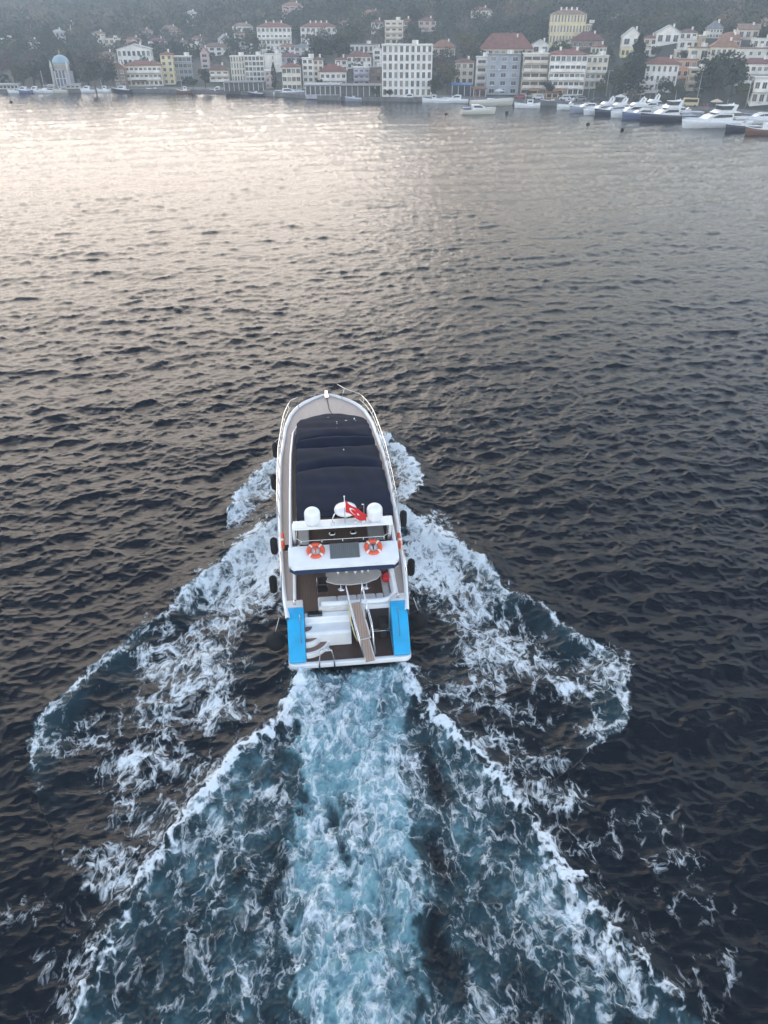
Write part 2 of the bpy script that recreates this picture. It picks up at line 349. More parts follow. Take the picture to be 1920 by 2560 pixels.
def sea_material():
    m = bpy.data.materials.new('sea_water'); m.use_nodes = True; n, l = m.node_tree.nodes, m.node_tree.links
    b = n['Principled BSDF']
    def N(t, **k):
        x = n.new(t)
        for a, v in k.items(): setattr(x, a, v)
        return x
    def M(op, a, b_=None, c=None, clamp=False):
        x = N('ShaderNodeMath', operation=op, use_clamp=clamp)
        for i, v in enumerate((a, b_, c)):
            if v is None: continue
            if isinstance(v, (int,float)): x.inputs[i].default_value = v
            else: l.new(v, x.inputs[i])
        return x.outputs[0]
    def MR(v, a, b_, c=0., d=1., smooth=True):
        x = N('ShaderNodeMapRange', interpolation_type='SMOOTHSTEP' if smooth else 'LINEAR'); x.clamp = True
        for i, q_ in enumerate((v, a, b_, c, d)):
            if isinstance(q_, (int,float)): x.inputs[i].default_value = q_
            else: l.new(q_, x.inputs[i])
        return x.outputs[0]
    def mixc(f, a, b_):
        x = N('ShaderNodeMix', data_type='RGBA')
        if isinstance(f,(int,float)): x.inputs[0].default_value = f
        else: l.new(f, x.inputs[0])
        for i, v in ((6,a),(7,b_)):
            if isinstance(v, tuple): x.inputs[i].default_value = (*v,1)
            else: l.new(v, x.inputs[i])
        return x.outputs[2]
    tc = N('ShaderNodeTexCoord').outputs['Object']
    fo = N('ShaderNodeAttribute', attribute_name='foam').outputs['Fac']
    ae = N('ShaderNodeAttribute', attribute_name='aer').outputs['Fac']
    def noise(vec, sc, det=4, rough=.55, kind='FBM', dist=0.):
        x = N('ShaderNodeTexNoise'); x.noise_type = kind; l.new(vec, x.inputs['Vector'])
        x.inputs['Scale'].default_value = sc; x.inputs['Detail'].default_value = det; x.inputs['Roughness'].default_value = rough
        x.inputs['Distortion'].default_value = dist; return x
    # warped coordinates
    def warp(vec, sc, amt):
        w = noise(vec, sc, 3); a = N('ShaderNodeVectorMath', operation='SUBTRACT'); l.new(w.outputs['Color'], a.inputs[0]); a.inputs[1].default_value = (.5,.5,.5)
        s_ = N('ShaderNodeVectorMath', operation='SCALE'); l.new(a.outputs[0], s_.inputs[0]); s_.inputs['Scale'].default_value = amt
        p = N('ShaderNodeVectorMath', operation='ADD'); l.new(vec, p.inputs[0]); l.new(s_.outputs[0], p.inputs[1]); return p.outputs[0]
    mf = N('ShaderNodeMapping'); l.new(tc, mf.inputs[0]); mf.inputs['Scale'].default_value = (1.05,.70,1); mf.inputs['Rotation'].default_value = (0,0,-.1)
    w1 = warp(mf.outputs[0], .55, 1.8); w2 = warp(w1, 2.2, .45)
    def vein(vec, sc, wid):        # thin connected strands: zero lines of noise
        f = noise(vec, sc, 4, .6).outputs['Fac']
        a = M('ABSOLUTE', M('SUBTRACT', f, .5)); return MR(a, 0., wid, 1., 0.)
    v1 = vein(w1, .75, .11); v2 = vein(w2, 1.9, .12); v3 = vein(w2, 4.6, .15)
    blot = noise(w2, 1.1, 6, .68).outputs['Fac']; fine = noise(w2, 9., 3, .6).outputs['Fac']
    def web(vec, sc, wid):          # foam web: walls between dark cells
        x = N('ShaderNodeTexVoronoi', feature='DISTANCE_TO_EDGE'); l.new(vec, x.inputs['Vector']); x.inputs['Scale'].default_value = sc; x.inputs['Randomness'].default_value = 1.
        return MR(x.outputs['Distance'], 0., wid, 1., 0.)
    w3 = warp(w2, 5.0, .22)
    e1 = web(w2, 1.05, .24); e2 = web(w3, 2.7, .26); e3 = web(w3, 6.5, .30)
    blot2 = noise(w1, .45, 5, .6).outputs['Fac']
    pat = M('ADD', M('MULTIPLY', e1, .34), M('ADD', M('MULTIPLY', e2, .30), M('MULTIPLY', e3, .16)))
    pat = M('ADD', pat, M('MULTIPLY', v2, .12))
    pat = M('ADD', pat, M('MULTIPLY', M('SUBTRACT', blot, .5), 1.0))
    pat = M('ADD', pat, M('MULTIPLY', M('SUBTRACT', blot2, .5), .55))
    pat = M('ADD', pat, M('MULTIPLY', M('SUBTRACT', fine, .5), .45))
    s_ = M('ADD', pat, M('MULTIPLY', fo, 1.30))
    cov = MR(s_, .88, 1.60)
    gate = MR(fo, .05, .22); cov = M('MULTIPLY', cov, gate)
    # water body
    an = noise(w1, .5, 5, .6).outputs['Fac']
    ae2 = M('MULTIPLY', ae, MR(an, .30, .62, .45, 1.08))
    body = mixc(MR(ae2, .0, .55), (.0003,.0034,.0085), (.018,.050,.064))
    body = mixc(MR(ae2, .40, 1.05), body, (.155,.30,.345))
    milky = MR(M('ADD', M('MULTIPLY', fo, 1.05), M('MULTIPLY', M('SUBTRACT', blot, .5), 1.2)), .35, 1.05)
    body = mixc(M('MULTIPLY', M('MULTIPLY', milky, ae2), .75), body, (.52,.66,.70))
    col = mixc(M('MULTIPLY', cov, .92), body, (.74,.79,.82))
    l.new(col, b.inputs['Base Color'])
    l.new(MR(M('MAXIMUM', cov, M('MULTIPLY', ae2, .25)), 0, 1, .07, .75, False), b.inputs['Roughness'])
    b.inputs['IOR'].default_value = 1.333
    l.new(MR(cov, 0, 1, .18, .15, False), b.inputs['Specular IOR Level'])
    # ripples
    mp = N('ShaderNodeMapping'); l.new(tc, mp.inputs[0]); mp.inputs['Scale'].default_value = (.45,1.3,1); mp.inputs['Rotation'].default_value = (0,0,-.28)
    rp = noise(mp.outputs[0], 3.4, 5, .62, dist=.3).outputs['Fac']
    rp2 = noise(mp.outputs[0], 1.3, 4, .6, dist=.5).outputs['Fac']
    rp3 = noise(tc, 9.0, 3, .6).outputs['Fac']; h = M('ADD', M('MULTIPLY', rp, .040), M('ADD', M('MULTIPLY', rp2, .03), M('MULTIPLY', rp3, .010))); h = M('ADD', h, M('MULTIPLY', cov, .022))
    h = M('ADD', h, M('MULTIPLY', M('MULTIPLY', fine, cov), .02))
    bp = N('ShaderNodeBump'); bp.inputs['Strength'].default_value = 1.0; bp.inputs['Distance'].default_value = 1.0
    l.new(h, bp.inputs['Height']); l.new(bp.outputs[0], b.inputs['Normal'])
    return m
me = np_mesh('sea', co.reshape(-1,3), q, [sea_material()], {'foam': F, 'aer': A})
sea = link_mesh('sea', me); tag(sea, kind='structure')

# ------------------------------------------------------------------ terrain sheet
M_GROUND = mat('hill_ground', (.022,.032,.018), .95, var=.5, vscale=.05, col2=(.045,.045,.030))
xs = np.linspace(-900, 420, 330); dsv = np.concatenate([[0,0.02,2,6,10,14],np.linspace(20,1500,220)**1.0])
TX = np.repeat(xs[None,:], len(dsv), 0); TY = shore_y(TX)+dsv[:,None]; TZ = terrain(TX,TY); TZ[0,:] = -2.0
ti = np.arange(TX.size).reshape(TX.shape)
tq = np.stack([ti[:-1,:-1], ti[:-1,1:], ti[1:,1:], ti[1:,:-1]], -1).reshape(-1,4)
tag(link_mesh('hillside', np_mesh('hillside', np.stack([TX,TY,TZ],-1).reshape(-1,3), tq, [M_GROUND])), kind='structure')
M_QUAY = mat('quay_stone', (.16,.155,.15), .9, var=.35, vscale=.6)
mb = MB(); pts = [(x, float(shore_y(x))) for x in np.linspace(-420, 260, 120)]
P = [[(x,y-1.2,-1.5) for x,y in pts],[(x,y-1.2,1.35) for x,y in pts],[(x,y+11.5,1.40) for x,y in pts],[(x,y+11.6,1.2) for x,y in pts]]
mb.grid(P, 0, False); o = mb.build('quay', M_QUAY); tag(o, kind='structure')
# ------------------------------------------------------------------ materials shared by boats and town
M_WHITE = mat('gelcoat_white', (.78,.78,.78), .28, var=.10, vscale=1.3, coat=.3)
M_OFFW = mat('offwhite_vinyl', (.62,.60,.58), .6, var=.12, vscale=3)
M_CHROME = mat('stainless', (.72,.72,.72), .22, metal=1.0)
M_RUBBER = mat('black_rubber', (.008,.008,.010), .75, spec=.2)
M_GLASSD = mat('tinted_glass', (.012,.014,.018), .12, coat=.6)
M_NAVY = mat('navy_fascia', (.012,.03,.075), .35)
M_BLUE = mat('cyan_blue_wrap', (.004,.36,.66), .38, var=.12, vscale=2.2)
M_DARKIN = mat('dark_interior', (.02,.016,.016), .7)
M_ORANGE = mat('lifebuoy_orange', (.72,.10,.035), .55, var=.15, vscale=8)
M_LBWHITE = mat('lifebuoy_white', (.75,.70,.66), .6)
M_RED = mat('red_fabric', (.55,.012,.02), .75)
M_GREY = mat('grey_plastic', (.16,.17,.18), .5)

def planks(name, c1, c2, seam, width, rough=.55, along='y'):
    m = bpy.data.materials.new(name); m.use_nodes = True; n, l = m.node_tree.nodes, m.node_tree.links; b = n['Principled BSDF']
    b.inputs['Roughness'].default_value = rough
    tc = n.new('ShaderNodeTexCoord'); sp = n.new('ShaderNodeSeparateXYZ'); l.new(tc.outputs['Object'], sp.inputs[0])
    dv = n.new('ShaderNodeMath'); dv.operation = 'DIVIDE'; l.new(sp.outputs[0 if along=='y' else 1], dv.inputs[0]); dv.inputs[1].default_value = width
    fr = n.new('ShaderNodeMath'); fr.operation = 'FRACT'; l.new(dv.outputs[0], fr.inputs[0])
    lt = n.new('ShaderNodeMath'); lt.operation = 'LESS_THAN'; l.new(fr.outputs[0], lt.inputs[0]); lt.inputs[1].default_value = .14
    no = n.new('ShaderNodeTexNoise'); no.inputs['Scale'].default_value = 2.5; no.inputs['Detail'].default_value = 6
    mp = n.new('ShaderNodeMapping'); mp.inputs['Scale'].default_value = (3,.5,1) if along=='y' else (.5,3,1)
    l.new(tc.outputs['Object'], mp.inputs[0]); l.new(mp.outputs[0], no.inputs['Vector'])
    m1 = n.new('ShaderNodeMix'); m1.data_type = 'RGBA'; l.new(no.outputs['Fac'], m1.inputs[0]); m1.inputs[6].default_value = (*c1,1); m1.inputs[7].default_value = (*c2,1)
    m2 = n.new('ShaderNodeMix'); m2.data_type = 'RGBA'; l.new(lt.outputs[0], m2.inputs[0]); l.new(m1.outputs[2], m2.inputs[6]); m2.inputs[7].default_value = (*seam,1)
    l.new(m2.outputs[2], b.inputs['Base Color']); return m
M_TEAK = planks('weathered_teak', (.34,.27,.235), (.44,.37,.33), (.22,.18,.16), .07)
M_TEAKD = planks('brown_teak', (.165,.092,.068), (.23,.14,.105), (.07,.042,.034), .075)
M_TEAKW = planks('wet_teak', (.045,.022,.016), (.07,.036,.026), (.015,.01,.01), .075)
M_PLANKG = planks('gangway_boards', (.33,.22,.165), (.42,.30,.23), (.16,.11,.09), .11)
M_GRATE = planks('hatch_grating', (.10,.11,.11), (.15,.16,.16), (.04,.045,.045), .09)

def canvas_material():
    m = mat('navy_canvas', (.005,.010,.027), .78, spec=.08, var=.25, vscale=.9, bump=.25, bscale=2.0)
    return m
M_CANVAS = canvas_material()

# ------------------------------------------------------------------ the yacht (local frame: y forward, x to starboard, origin under the stern edge)
yacht = empty('motor_yacht', BORG, BYAW, 'large white motor yacht with navy canopy and bright blue stern quarters, under way', 'yacht')
HS = [(1.35,2.72,1.95,2.45),(3,2.9,2.0,2.6),(5,3.0,2.05,2.7),(8,3.12,2.12,2.8),(12,3.16,2.28,2.75),(15,3.12,2.42,2.5),(17,2.98,2.5,2.1),(19,2.82,2.58,1.6),(20.5,2.50,2.64,1.05),(21.4,2.12,2.68,.75),(22.1,1.62,2.71,.5),(22.7,.98,2.74,.25),(23.05,.5,2.75,.1),(23.2,.04,2.76,.02)]
def hbeam(y): return float(np.interp(y, [h[0] for h in HS], [h[1] for h in HS]))
def hdeck(y): return float(np.interp(y, [h[0] for h in HS], [h[2] for h in HS]))
ysamp = list(np.linspace(1.35,17,18))+list(np.linspace(17.5,23.2,18))
def hrow(y, sgn):
    w = hbeam(y); z = hdeck(y); wl = float(np.interp(y,[h[0] for h in HS],[h[3] for h in HS]))
    return [(sgn*w,y,z+.10),(sgn*(w+.02),y,z),(sgn*(w*.985),y,z-.35),(sgn*(wl+(w-wl)*.55),y,1.1),(sgn*wl,y,.25),(sgn*wl*.86,y,-.2),(sgn*wl*.4,y,-.55),(0,y,-.7)]
mb = MB()
mb.grid([hrow(y,1) for y in ysamp]); mb.grid([hrow(y,-1) for y in ysamp], flip=True)
st = hrow(1.35,1)[1:]+hrow(1.35,-1)[1:-1][::-1]; st = [(a,b,min(c,.45)) for a,b,c in st]; mb.add(st, [tuple(range(len(st)))])
mb.build('hull', M_WHITE, yacht)
# gunwale cap
mb = MB()
for sg in (-1,1):
    rows = []
    for y in ysamp:
        w = hbeam(y); z = hdeck(y); k = min(.16, w*.8)
        rows.append([(sg*(w+.04),y,z+.06),(sg*(w+.03),y,z+.14),(sg*(w-k*.5),y,z+.17),(sg*max(w-k,0),y,z+.12),(sg*max(w-k,0),y,z-.02)])
    mb.grid(rows, flip=sg<0)
mb.build('gunwale', M_WHITE, yacht)
# decks
mb = MB(); rows = []
for y in [v for v in ysamp if v > 6.2]: w = hbeam(y)-.10; rows.append([(-w,y,hdeck(y)),(-w*.5,y,hdeck(y)+.02),(0,y,hdeck(y)+.03),(w*.5,y,hdeck(y)+.02),(w,y,hdeck(y))])
mb.grid(rows, flip=True)
for sg in (-1,1):
    rows = [[(sg*2.3,y,hdeck(y)),(sg*(hbeam(y)-.1),y,hdeck(y))] for y in np.linspace(1.7,6.4,8)]; mb.grid(rows, flip=sg>0)
mb.build('side_deck', M_TEAK, yacht)
mb = MB(); mb.box(-2.35,2.35,1.95,6.4,1.2,1.4); mb.build('cockpit_sole', M_TEAKD, yacht)
# cockpit inner sides
mb = MB()
for sg in (-1,1):
    mb = MB(); a, b = sorted((sg*2.28, sg*2.42)); mb.box(a,b,1.95,6.4,1.40,hdeck(4)+.06); mb.build('cockpit_side', M_WHITE, yacht, bevel=.03)
# bench and aft coaming: rounded roll curving forward on the starboard side
def arc(cx, cy, r, a0, a1, n=8): return [(cx+r*math.cos(R(a0+(a1-a0)*i/n)), cy+r*math.sin(R(a0+(a1-a0)*i/n))) for i in range(n+1)]
path = [(-1.15,2.18)]+[(x,2.18) for x in (-.3,.6,1.5)]+arc(1.62,2.78,.6,-90,0)+[(2.22,3.6),(2.22,5.2)]
mb = MB(); mb.tube([(x,y,2.02) for x,y in path], .13, 10)
P_ = [(x,y) for x,y in path]
for i in range(len(P_)-1):
    pass
mb.build('coaming_roll', M_WHITE, yacht)
mb = MB(); mb.box(-1.28,2.3,2.0,2.2,1.40,1.98); mb.build('coaming', M_OFFW, yacht, bevel=.04)
for i,(a,b) in enumerate(((-1.3,-.42),(-.40,.50),(.52,1.38),(1.40,1.75))):
    mb = MB(); mb.box(a,b,2.32,2.95,1.42,1.86); mb.build('bench_cushion', M_OFFW, yacht, bevel=.07)
mb = MB(); mb.box(1.78,2.10,2.32,5.3,1.42,1.86); mb.build('bench_cushion', M_OFFW, yacht, bevel=.07)
# cabin with glass
mb = MB(); prof = [(6.2,2.0),(6.2,3.5),(15.2,3.55),(17.4,2.95),(18.3,2.5),(18.3,2.3)]
mb.prism(prof, 'x', -2.12, 2.12); cab = mb.build('cabin', M_WHITE, yacht, bevel=.08)
mb = MB(); mb.box(-1.5,1.5,6.12,6.195,1.45,3.35); mb.build('saloon_door', M_GLASSD, yacht)
for sg in (-1,1):
    mb = MB(); a, b = sorted((sg*2.125, sg*2.15)); mb.prism([(7.2,2.75),(7.6,3.25),(14.6,3.3),(16.2,2.85),(15.8,2.65)], 'x', a, b); mb.build('cabin_window', M_GLASSD, yacht)
# flybridge: aft deck plate with a rising slope, sides, sole
mb = MB()
def rr(x0,x1,y0,y1,r,n=5):
    return arc(x0+r,y0+r,r,180,270,n)+arc(x1-r,y0+r,r,270,360,n)+arc(x1-r,y1-r,r,0,90,n)+arc(x0+r,y1-r,r,90,180,n)
rows = []
for t in np.linspace(0,1,8):
    y = 2.85+1.02*t; z = 3.70+.42*t+.05*math.sin(t*math.pi); hw = 2.50
    e = max(0,.22-(y-2.85)); cut = .22-math.sqrt(max(.22**2-e**2,0))
    hw -= cut
    rows.append([(-hw,y,z-.03),(-hw+.12,y,z)]+[(x,y,z) for x in np.linspace(-hw+.4,hw-.4,7)]+[(hw-.12,y,z),(hw,y,z-.03)])
mb.grid(rows, flip=True)
# rim around it
ed = [r[0] for r in rows][::-1]+[(p[0],p[1],p[2]) for p in rows[0][1:-1]]+[r[-1] for r in rows]
mb.grid([[ (a,b,c) for a,b,c in ed],[(a*1.004,b-.012,c-.10) for a,b,c in ed],[(a,b,c-.17) for a,b,c in ed]], flip=False)
mb.build('flybridge_aft_deck', M_WHITE, yacht)
mb = MB(); mb.prism([(p[0]*.985,p[1]+.02) for p in ed]+[], 'z', 3.28, 3.52)
mb.build('flybridge_fascia', M_NAVY, yacht)
mb = MB(); mb.box(-2.12,2.12,3.87,4.0,3.5,4.10); mb.build('well_coaming', M_GLASSD, yacht)
mb = MB(); mb.box(-2.4,2.4,3.9,6.6,3.40,3.52); mb.box(-2.4,2.4,6.6,16,3.551,3.6); mb.build('flybridge_sole', M_TEAKD, yacht)
mb = MB()
for sg in (-1,1):
    rows = []
    for y,w,z in ((2.9,2.46,3.72),(3.9,2.46,4.15),(5,2.45,4.3),(8,2.45,4.4),(12,2.42,4.4),(15,2.30,4.2),(17.2,2.12,3.5)):
        rows.append([(sg*(w-.14),y,3.5),(sg*(w-.14),y,z-.03),(sg*(w-.07),y,z+.02),(sg*w,y,z-.03),(sg*(w+.03),y,3.35),(sg*2.15,y,3.25)])
    mb.grid(rows, flip=sg>0)
mb.build('flybridge_side', M_WHITE, yacht)
# well rail
mb = MB(); rl = [(-2.1,5.9,4.3),(-2.1,4.2,4.32),(-1.9,3.98,4.32),(1.9,3.98,4.32),(2.1,4.2,4.32),(2.1,5.9,4.3)]
mb.tube(rl, .022, 6)
for x in (-1.9,-.95,0,.95,1.9): mb.tube([(x,3.98,4.32),(x,3.95,4.08)], .016, 6)
mb.build('well_rail', M_CHROME, yacht)
# cushions seen in the well
mb = MB(); mb.box(-2.05,-1.55,4.3,6.3,3.53,3.85); mb.build('lounge_cushion', M_OFFW, yacht, bevel=.05)
mb = MB(); mb.box(1.25,1.26,4.1,6.4,3.53,3.6); mb.box(1.28,2.05,4.1,6.4,3.53,3.62); mb.build('well_locker', M_OFFW, yacht)
for x in (-.45,.55):
    mb = MB(); mb.lathe([(.03,0),(.03,.35),(.16,.36),(.18,.42),(.05,.46)], (x,5.0,3.53), 14); mb.build('bar_stool', M_CHROME, yacht)
# radar arch
mb = MB()
mb.prism([(3.86,5.0),(3.80,5.06),(3.88,5.12),(4.42,5.14),(4.50,5.06),(4.42,4.98)], 'x', -2.22, 2.30)
for sg in (-1,1):
    x0 = sg*2.14; mb.prism([(3.95,5.0),(4.45,5.02),(5.1,4.2),(5.1,3.7),(4.5,3.7)], 'x', min(x0,x0+sg*.13), max(x0,x0+sg*.13))
mb.build('radar_arch', M_WHITE, yacht, bevel=.03)
def dome(x, y, z, r, h):
    mb = MB(); pr = [(r*.62,0),(r*.74,.03),(r*.80,.10),(r*.96,.14),(r,.22),(r,h-r*.8)]+[(r*math.cos(a),h-r*.8+r*.8*math.sin(a)) for a in np.linspace(.15,1.5,8)]
    mb.lathe(pr, (x,y,z), 28); return mb.build('satellite_dome', M_WHITE, yacht)
dome(-1.32,4.15,5.12,.36,.86); dome(1.50,4.17,5.12,.36,.86)
mb = MB(); mb.lathe([(.1,0),(.1,.22),(.40,.24),(.50,.30),(.52,.40),(.48,.50),(.30,.56),(.05,.58)], (.20,4.55,5.15), 28); mb.build('radar_dome', M_WHITE, yacht)
mb = MB(); mb.tube([(-.42,4.0,5.1),(-.42,4.1,5.42),(-.30,4.3,5.5),(.25,4.35,5.5)], .03, 8); mb.tube([(-.25,4.35,5.5),(-.25,4.35,5.72)], .02, 6); mb.build('arch_rail', M_CHROME, yacht)
for x in (-.42,.62,.98):
    mb = MB(); mb.lathe([(.09,0),(.11,.05),(.08,.13),(.02,.15)], (x,3.98,5.12), 12); mb.build('deck_light', M_OFFW, yacht)
mb = MB(); mb.tube([(1.02,4.5,5.1),(1.04,4.55,5.75),(.95,4.5,5.80)], .03, 8); mb.build('horn_post', M_CHROME, yacht)
mb = MB(); mb.box(.78,.96,4.5,4.7,5.12,5.55); mb.build('searchlight', M_RUBBER, yacht, bevel=.04)
# canopy
cy = [4.72,5.2,6,7,8,8.8,9.25,9.5,9.8,10.5,11.2,11.6,11.85,12.1,12.45,12.8,13.05,13.4,14.2,15.2,16.2,17.0,17.45]
cz = [4.98,5.06,5.12,5.16,5.17,5.13,5.04,4.99,5.03,5.08,5.04,4.93,4.84,4.83,4.89,4.86,4.75,4.72,4.66,4.52,4.34,4.14,4.02]
rows = []
NX = 41
for i in range(0, 4*(len(cy)-1)+1):
    y = float(np.interp(i/4, range(len(cy)), cy)); z0 = float(np.interp(y, cy, cz)); hw = float(np.interp(y,[4.7,8,12,16,17.45],[2.24,2.25,2.2,2.1,1.93]))
    row = []
    for j in range(NX):
        u = -1+2*j/(NX-1); x = u*hw
        z = z0+.10*(1-u*u)-.35*max(0,abs(u)-.93)**1*8*.5
        cr = sum(a*math.exp(-((y-(c0+.45*u*u*s_))/w_)**2) for a,c0,s_,w_ in ((-.16,9.45,-.9,.22),(-.24,11.75,1.0,.22),(-.20,13.15,-.8,.18),(.12,12.45,.2,.28),(.08,9.9,-.6,.35),(-.07,14.6,.8,.3),(.08,13.9,-.3,.4),(-.05,7.3,.5,.25),(-.05,16.0,-.6,.2)))
        z += cr*(1-.25*abs(u))+.012*math.sin(y*5.1+u*4)+.010*math.sin(x*7+y*2)+.02*math.sin(y*2.3+x*3.1)*abs(u)
        yy = y - (.55*u*u if y > 16 else 0)*((y-16)/1.45)
        scal = .05*abs(math.sin(y*2.9)) if j in (0,NX-1) else 0
        x += float(np.interp(y,[4.7,8,13,17.4],[.22,.20,.14,.08]))
        row.append((x*(1-.0*scal)-math.copysign(scal,u) if j in (0,NX-1) else x, yy, z))
    # drape
    l0 = row[0]; r0 = row[-1]
    row = [(l0[0]-.03,l0[1],l0[2]-.45)]+row+[(r0[0]+.03,r0[1],r0[2]-.45)]
    rows.append(row)
rows.append([(x,y+.12,z-.5) for x,y,z in rows[-1]])
mb = MB(); mb.grid(rows, flip=True); cano = mb.build('canopy', M_CANVAS, yacht, solid=.02)
# droppings / splashes on the canvas
for (x,y,lx,ly) in ((.35,15.3,.07,.16),(1.42,15.9,.07,.30),(1.46,15.5,.05,.12),(.28,14.2,.08,.08),(.5,10.9,.05,.12),(-.1,16.4,.10,.03),(.9,15.6,.14,.05),(.35,15.0,.04,.05)):
    z = float(np.interp(y,cy,cz))+.10*(1-(x/2.1)**2)+.035; mb = MB()
    a = [(x+lx*.5*math.cos(t)*(1+.25*math.sin(3*t+x*9)), y+ly*.5*math.sin(t), z) for t in np.linspace(0,2*math.pi,11)[:-1]]
    mb.add(a+[(p[0],p[1],p[2]-.05) for p in a], [tuple(range(10))]+[(i,(i+10),(i+1)%10+10,(i+1)%10) for i in range(10)]); mb.build('bird_dropping', M_OFFW, cano)
# bow fittings
mb = MB(); mb.lathe([(.16,0),(.17,.08),(.10,.12),(.13,.20),(.05,.24)], (.45,19.6,2.62), 16); mb.box(.05,.30,19.45,19.7,2.62,2.78); mb.tube([(.45,19.6,2.7),(.1,21,2.72),(0,23,2.8)], .02, 6); mb.build('anchor_windlass', M_RUBBER, yacht)
mb = MB(); mb.box(-.55,.1,18.6,19.15,2.62,2.68); mb.build('deck_hatch', M_OFFW, yacht, bevel=.02)
mb = MB(); mb.prism([(-.12,22.6),(.12,22.6),(.08,23.7),(-.08,23.7)], 'z', 2.82, 2.90); mb.build('bow_roller', M_CHROME, yacht)
# bow and side rails
for sg in (-1,1):
    mb = MB(); top = []; mid = []
    yy = list(np.linspace(7.4, 21.4 if sg>0 else 20.9, 26))
    for y in yy:
        w = hbeam(y); h = .78*float(sstep(7.2,9.2,np.array(y))); top.append((sg*(w+.03),y,hdeck(y)+.12+h)); mid.append((sg*(w+.01),y,hdeck(y)+.12+h*.5))
    mb.tube(top, .025, 6); mb.tube(mid[3:], .014, 5)
    for i in range(3, len(yy), 3): mb.tube([top[i], (sg*(hbeam(yy[i])-.06),yy[i],hdeck(yy[i])+.12)], .018, 5)
    if sg > 0: mb.tube([top[-1],(1.2,22.3,3.62),(.72,22.95,3.66)], .022, 6); mb.tube([(1.2,22.3,3.62),(1.0,22.3,2.86)], .018, 5)
    else: mb.tube([top[-1],(-1.95,21.35,3.55),(-1.9,21.2,2.84)], .022, 6)
    mb.build('bow_rail', M_CHROME, yacht)
for sg in (-1,1):
    mb = MB(); mb.tube([(sg*2.86,2.0,2.14),(sg*2.88,2.1,2.55),(sg*2.98,5.6,2.62),(sg*3.0,6.2,2.2)], .02, 6); mb.tube([(sg*2.93,4.0,2.58),(sg*2.93,4.0,2.14)], .016, 5); mb.build('side_rail', M_CHROME, yacht)
# swim platform
mb = MB(); mb.prism(rr(-2.74,2.74,0,2.2,.32,6)[:14]+[(2.74,2.2),(-2.74,2.2)], 'z', .22, .48); mb.build('swim_platform', M_WHITE, yacht, bevel=.05)
mb = MB(); mb.box(-1.93,1.93,.16,2.0,.50,.512); mb.build('platform_teak', M_TEAKW, yacht)
# blue quarters
for sg in (-1,1):
    mb = MB(); x0, x1 = sorted((sg*1.95, sg*2.70))
    pr = [(.10,.50),(.10,.60),(.50,1.02),(1.0,1.55),(1.40,1.92),(1.62,2.08),(2.0,2.12),(2.0,.50)]
    mb.prism(pr, 'x', x0, x1); qt = mb.build('stern_quarter', M_BLUE, yacht, bevel=.09)
    mb = MB(); xm = sg*(2.12 if sg<0 else 2.25); mb.tube([(xm,.62,1.22),(xm,.60,1.26),(xm,1.50,2.10),(xm,1.52,2.06)], .022, 6); mb.build('grab_rail', M_CHROME, qt)
# capping behind the quarters
for sg in (-1,1):
    mb = MB(); x0, x1 = sorted((sg*1.98, sg*2.72)); mb.box(x0,x1,2.003,2.5,1.6,2.135); mb.build('quarter_cap', M_OFFW, yacht, bevel=.05)
    mb = MB(); mb.lathe([(.08,0),(.05,.05),(.05,.14),(.09,.18),(.03,.20)], (sg*2.35,2.2,2.13), 12); mb.build('bollard', M_CHROME, yacht)
# transom moulding
mb = MB(); mb.prism([(1.05,.512),(1.0,1.30),(1.10,1.36),(1.62,1.40),(1.66,1.72),(1.97,1.76),(1.97,.512)], 'x', -1.94, .12); tm = mb.build('transom_locker', M_WHITE, yacht, bevel=.04)
mb = MB(); mb.box(-1.80,-1.12,1.70,2.02,1.72,1.84); mb.build('speaker_panel', M_GLASSD, tm, bevel=.04)
mb = MB()
rs = random.Random(3)
x = -1.0
while x < -.05:
    w = rs.uniform(.035,.07); mb.box(x,x+w,1.645,1.656,1.48+rs.uniform(0,.03),1.60); x += w+.03
mb.build('lettering', M_GREY, tm)
mb = MB(); mb.box(.78,1.94,1.9,1.97,.512,1.4); mb.box(.15,1.94,1.9,2.0,1.42,2.0); mb.build('transom_bulkhead', M_WHITE, yacht)
mb = MB(); mb.box(.82,1.90,1.88,1.898,.55,1.80); mb.build('stern_opening_shade', M_DARKIN, yacht)  # thin dark sheet, its colour stands in for the shade inside the stern opening
mb = MB(); mb.box(1.45,1.75,1.3,1.85,.52,1.35); mb.build('locker_box', M_DARKIN, yacht, bevel=.02)
mb = MB(); mb.tube([(.62,1.0,.52),(.64,1.0,1.25),(1.93,1.0,1.25)], .02, 6); mb.build('gate_rail', M_CHROME, yacht)
# quarter-round steps
for i,(r,z0,z1) in enumerate(((1.12,.512,.80),(.76,.80,1.08),(.40,1.08,1.38))):
    a = arc(-1.93,1.46,r,-90,0,12); mb = MB(); mb.prism([(-1.93,1.46)]+a, 'z', z0, z1); stp = mb.build('step', M_WHITE, yacht)
    r2 = (.72,.36,.02)[i] if i < 2 else .05; a1 = arc(-1.93,1.46,r-.09,-90,0,12); a2 = arc(-1.93,1.46,(.78,.42,.05)[i],-90,0,12)
    mb = MB(); mb.prism(a1+a2[::-1], 'z', z1+.001, z1+.012); mb.build('tread', M_TEAKD, stp)
# swim ladder
mb = MB(); mb.tube([(-1.38,-.06,.15),(-1.38,.02,.55),(-1.30,.30,.95),(-1.05,.36,1.0),(-.80,.30,.95),(-.72,.02,.55),(-.72,-.06,.15)], .035, 8); mb.build('swim_ladder', M_CHROME, yacht)
mb = MB(); mb.box(-1.22,-.88,.26,.42,.95,1.0); mb.build('ladder_step', M_OFFW, yacht)
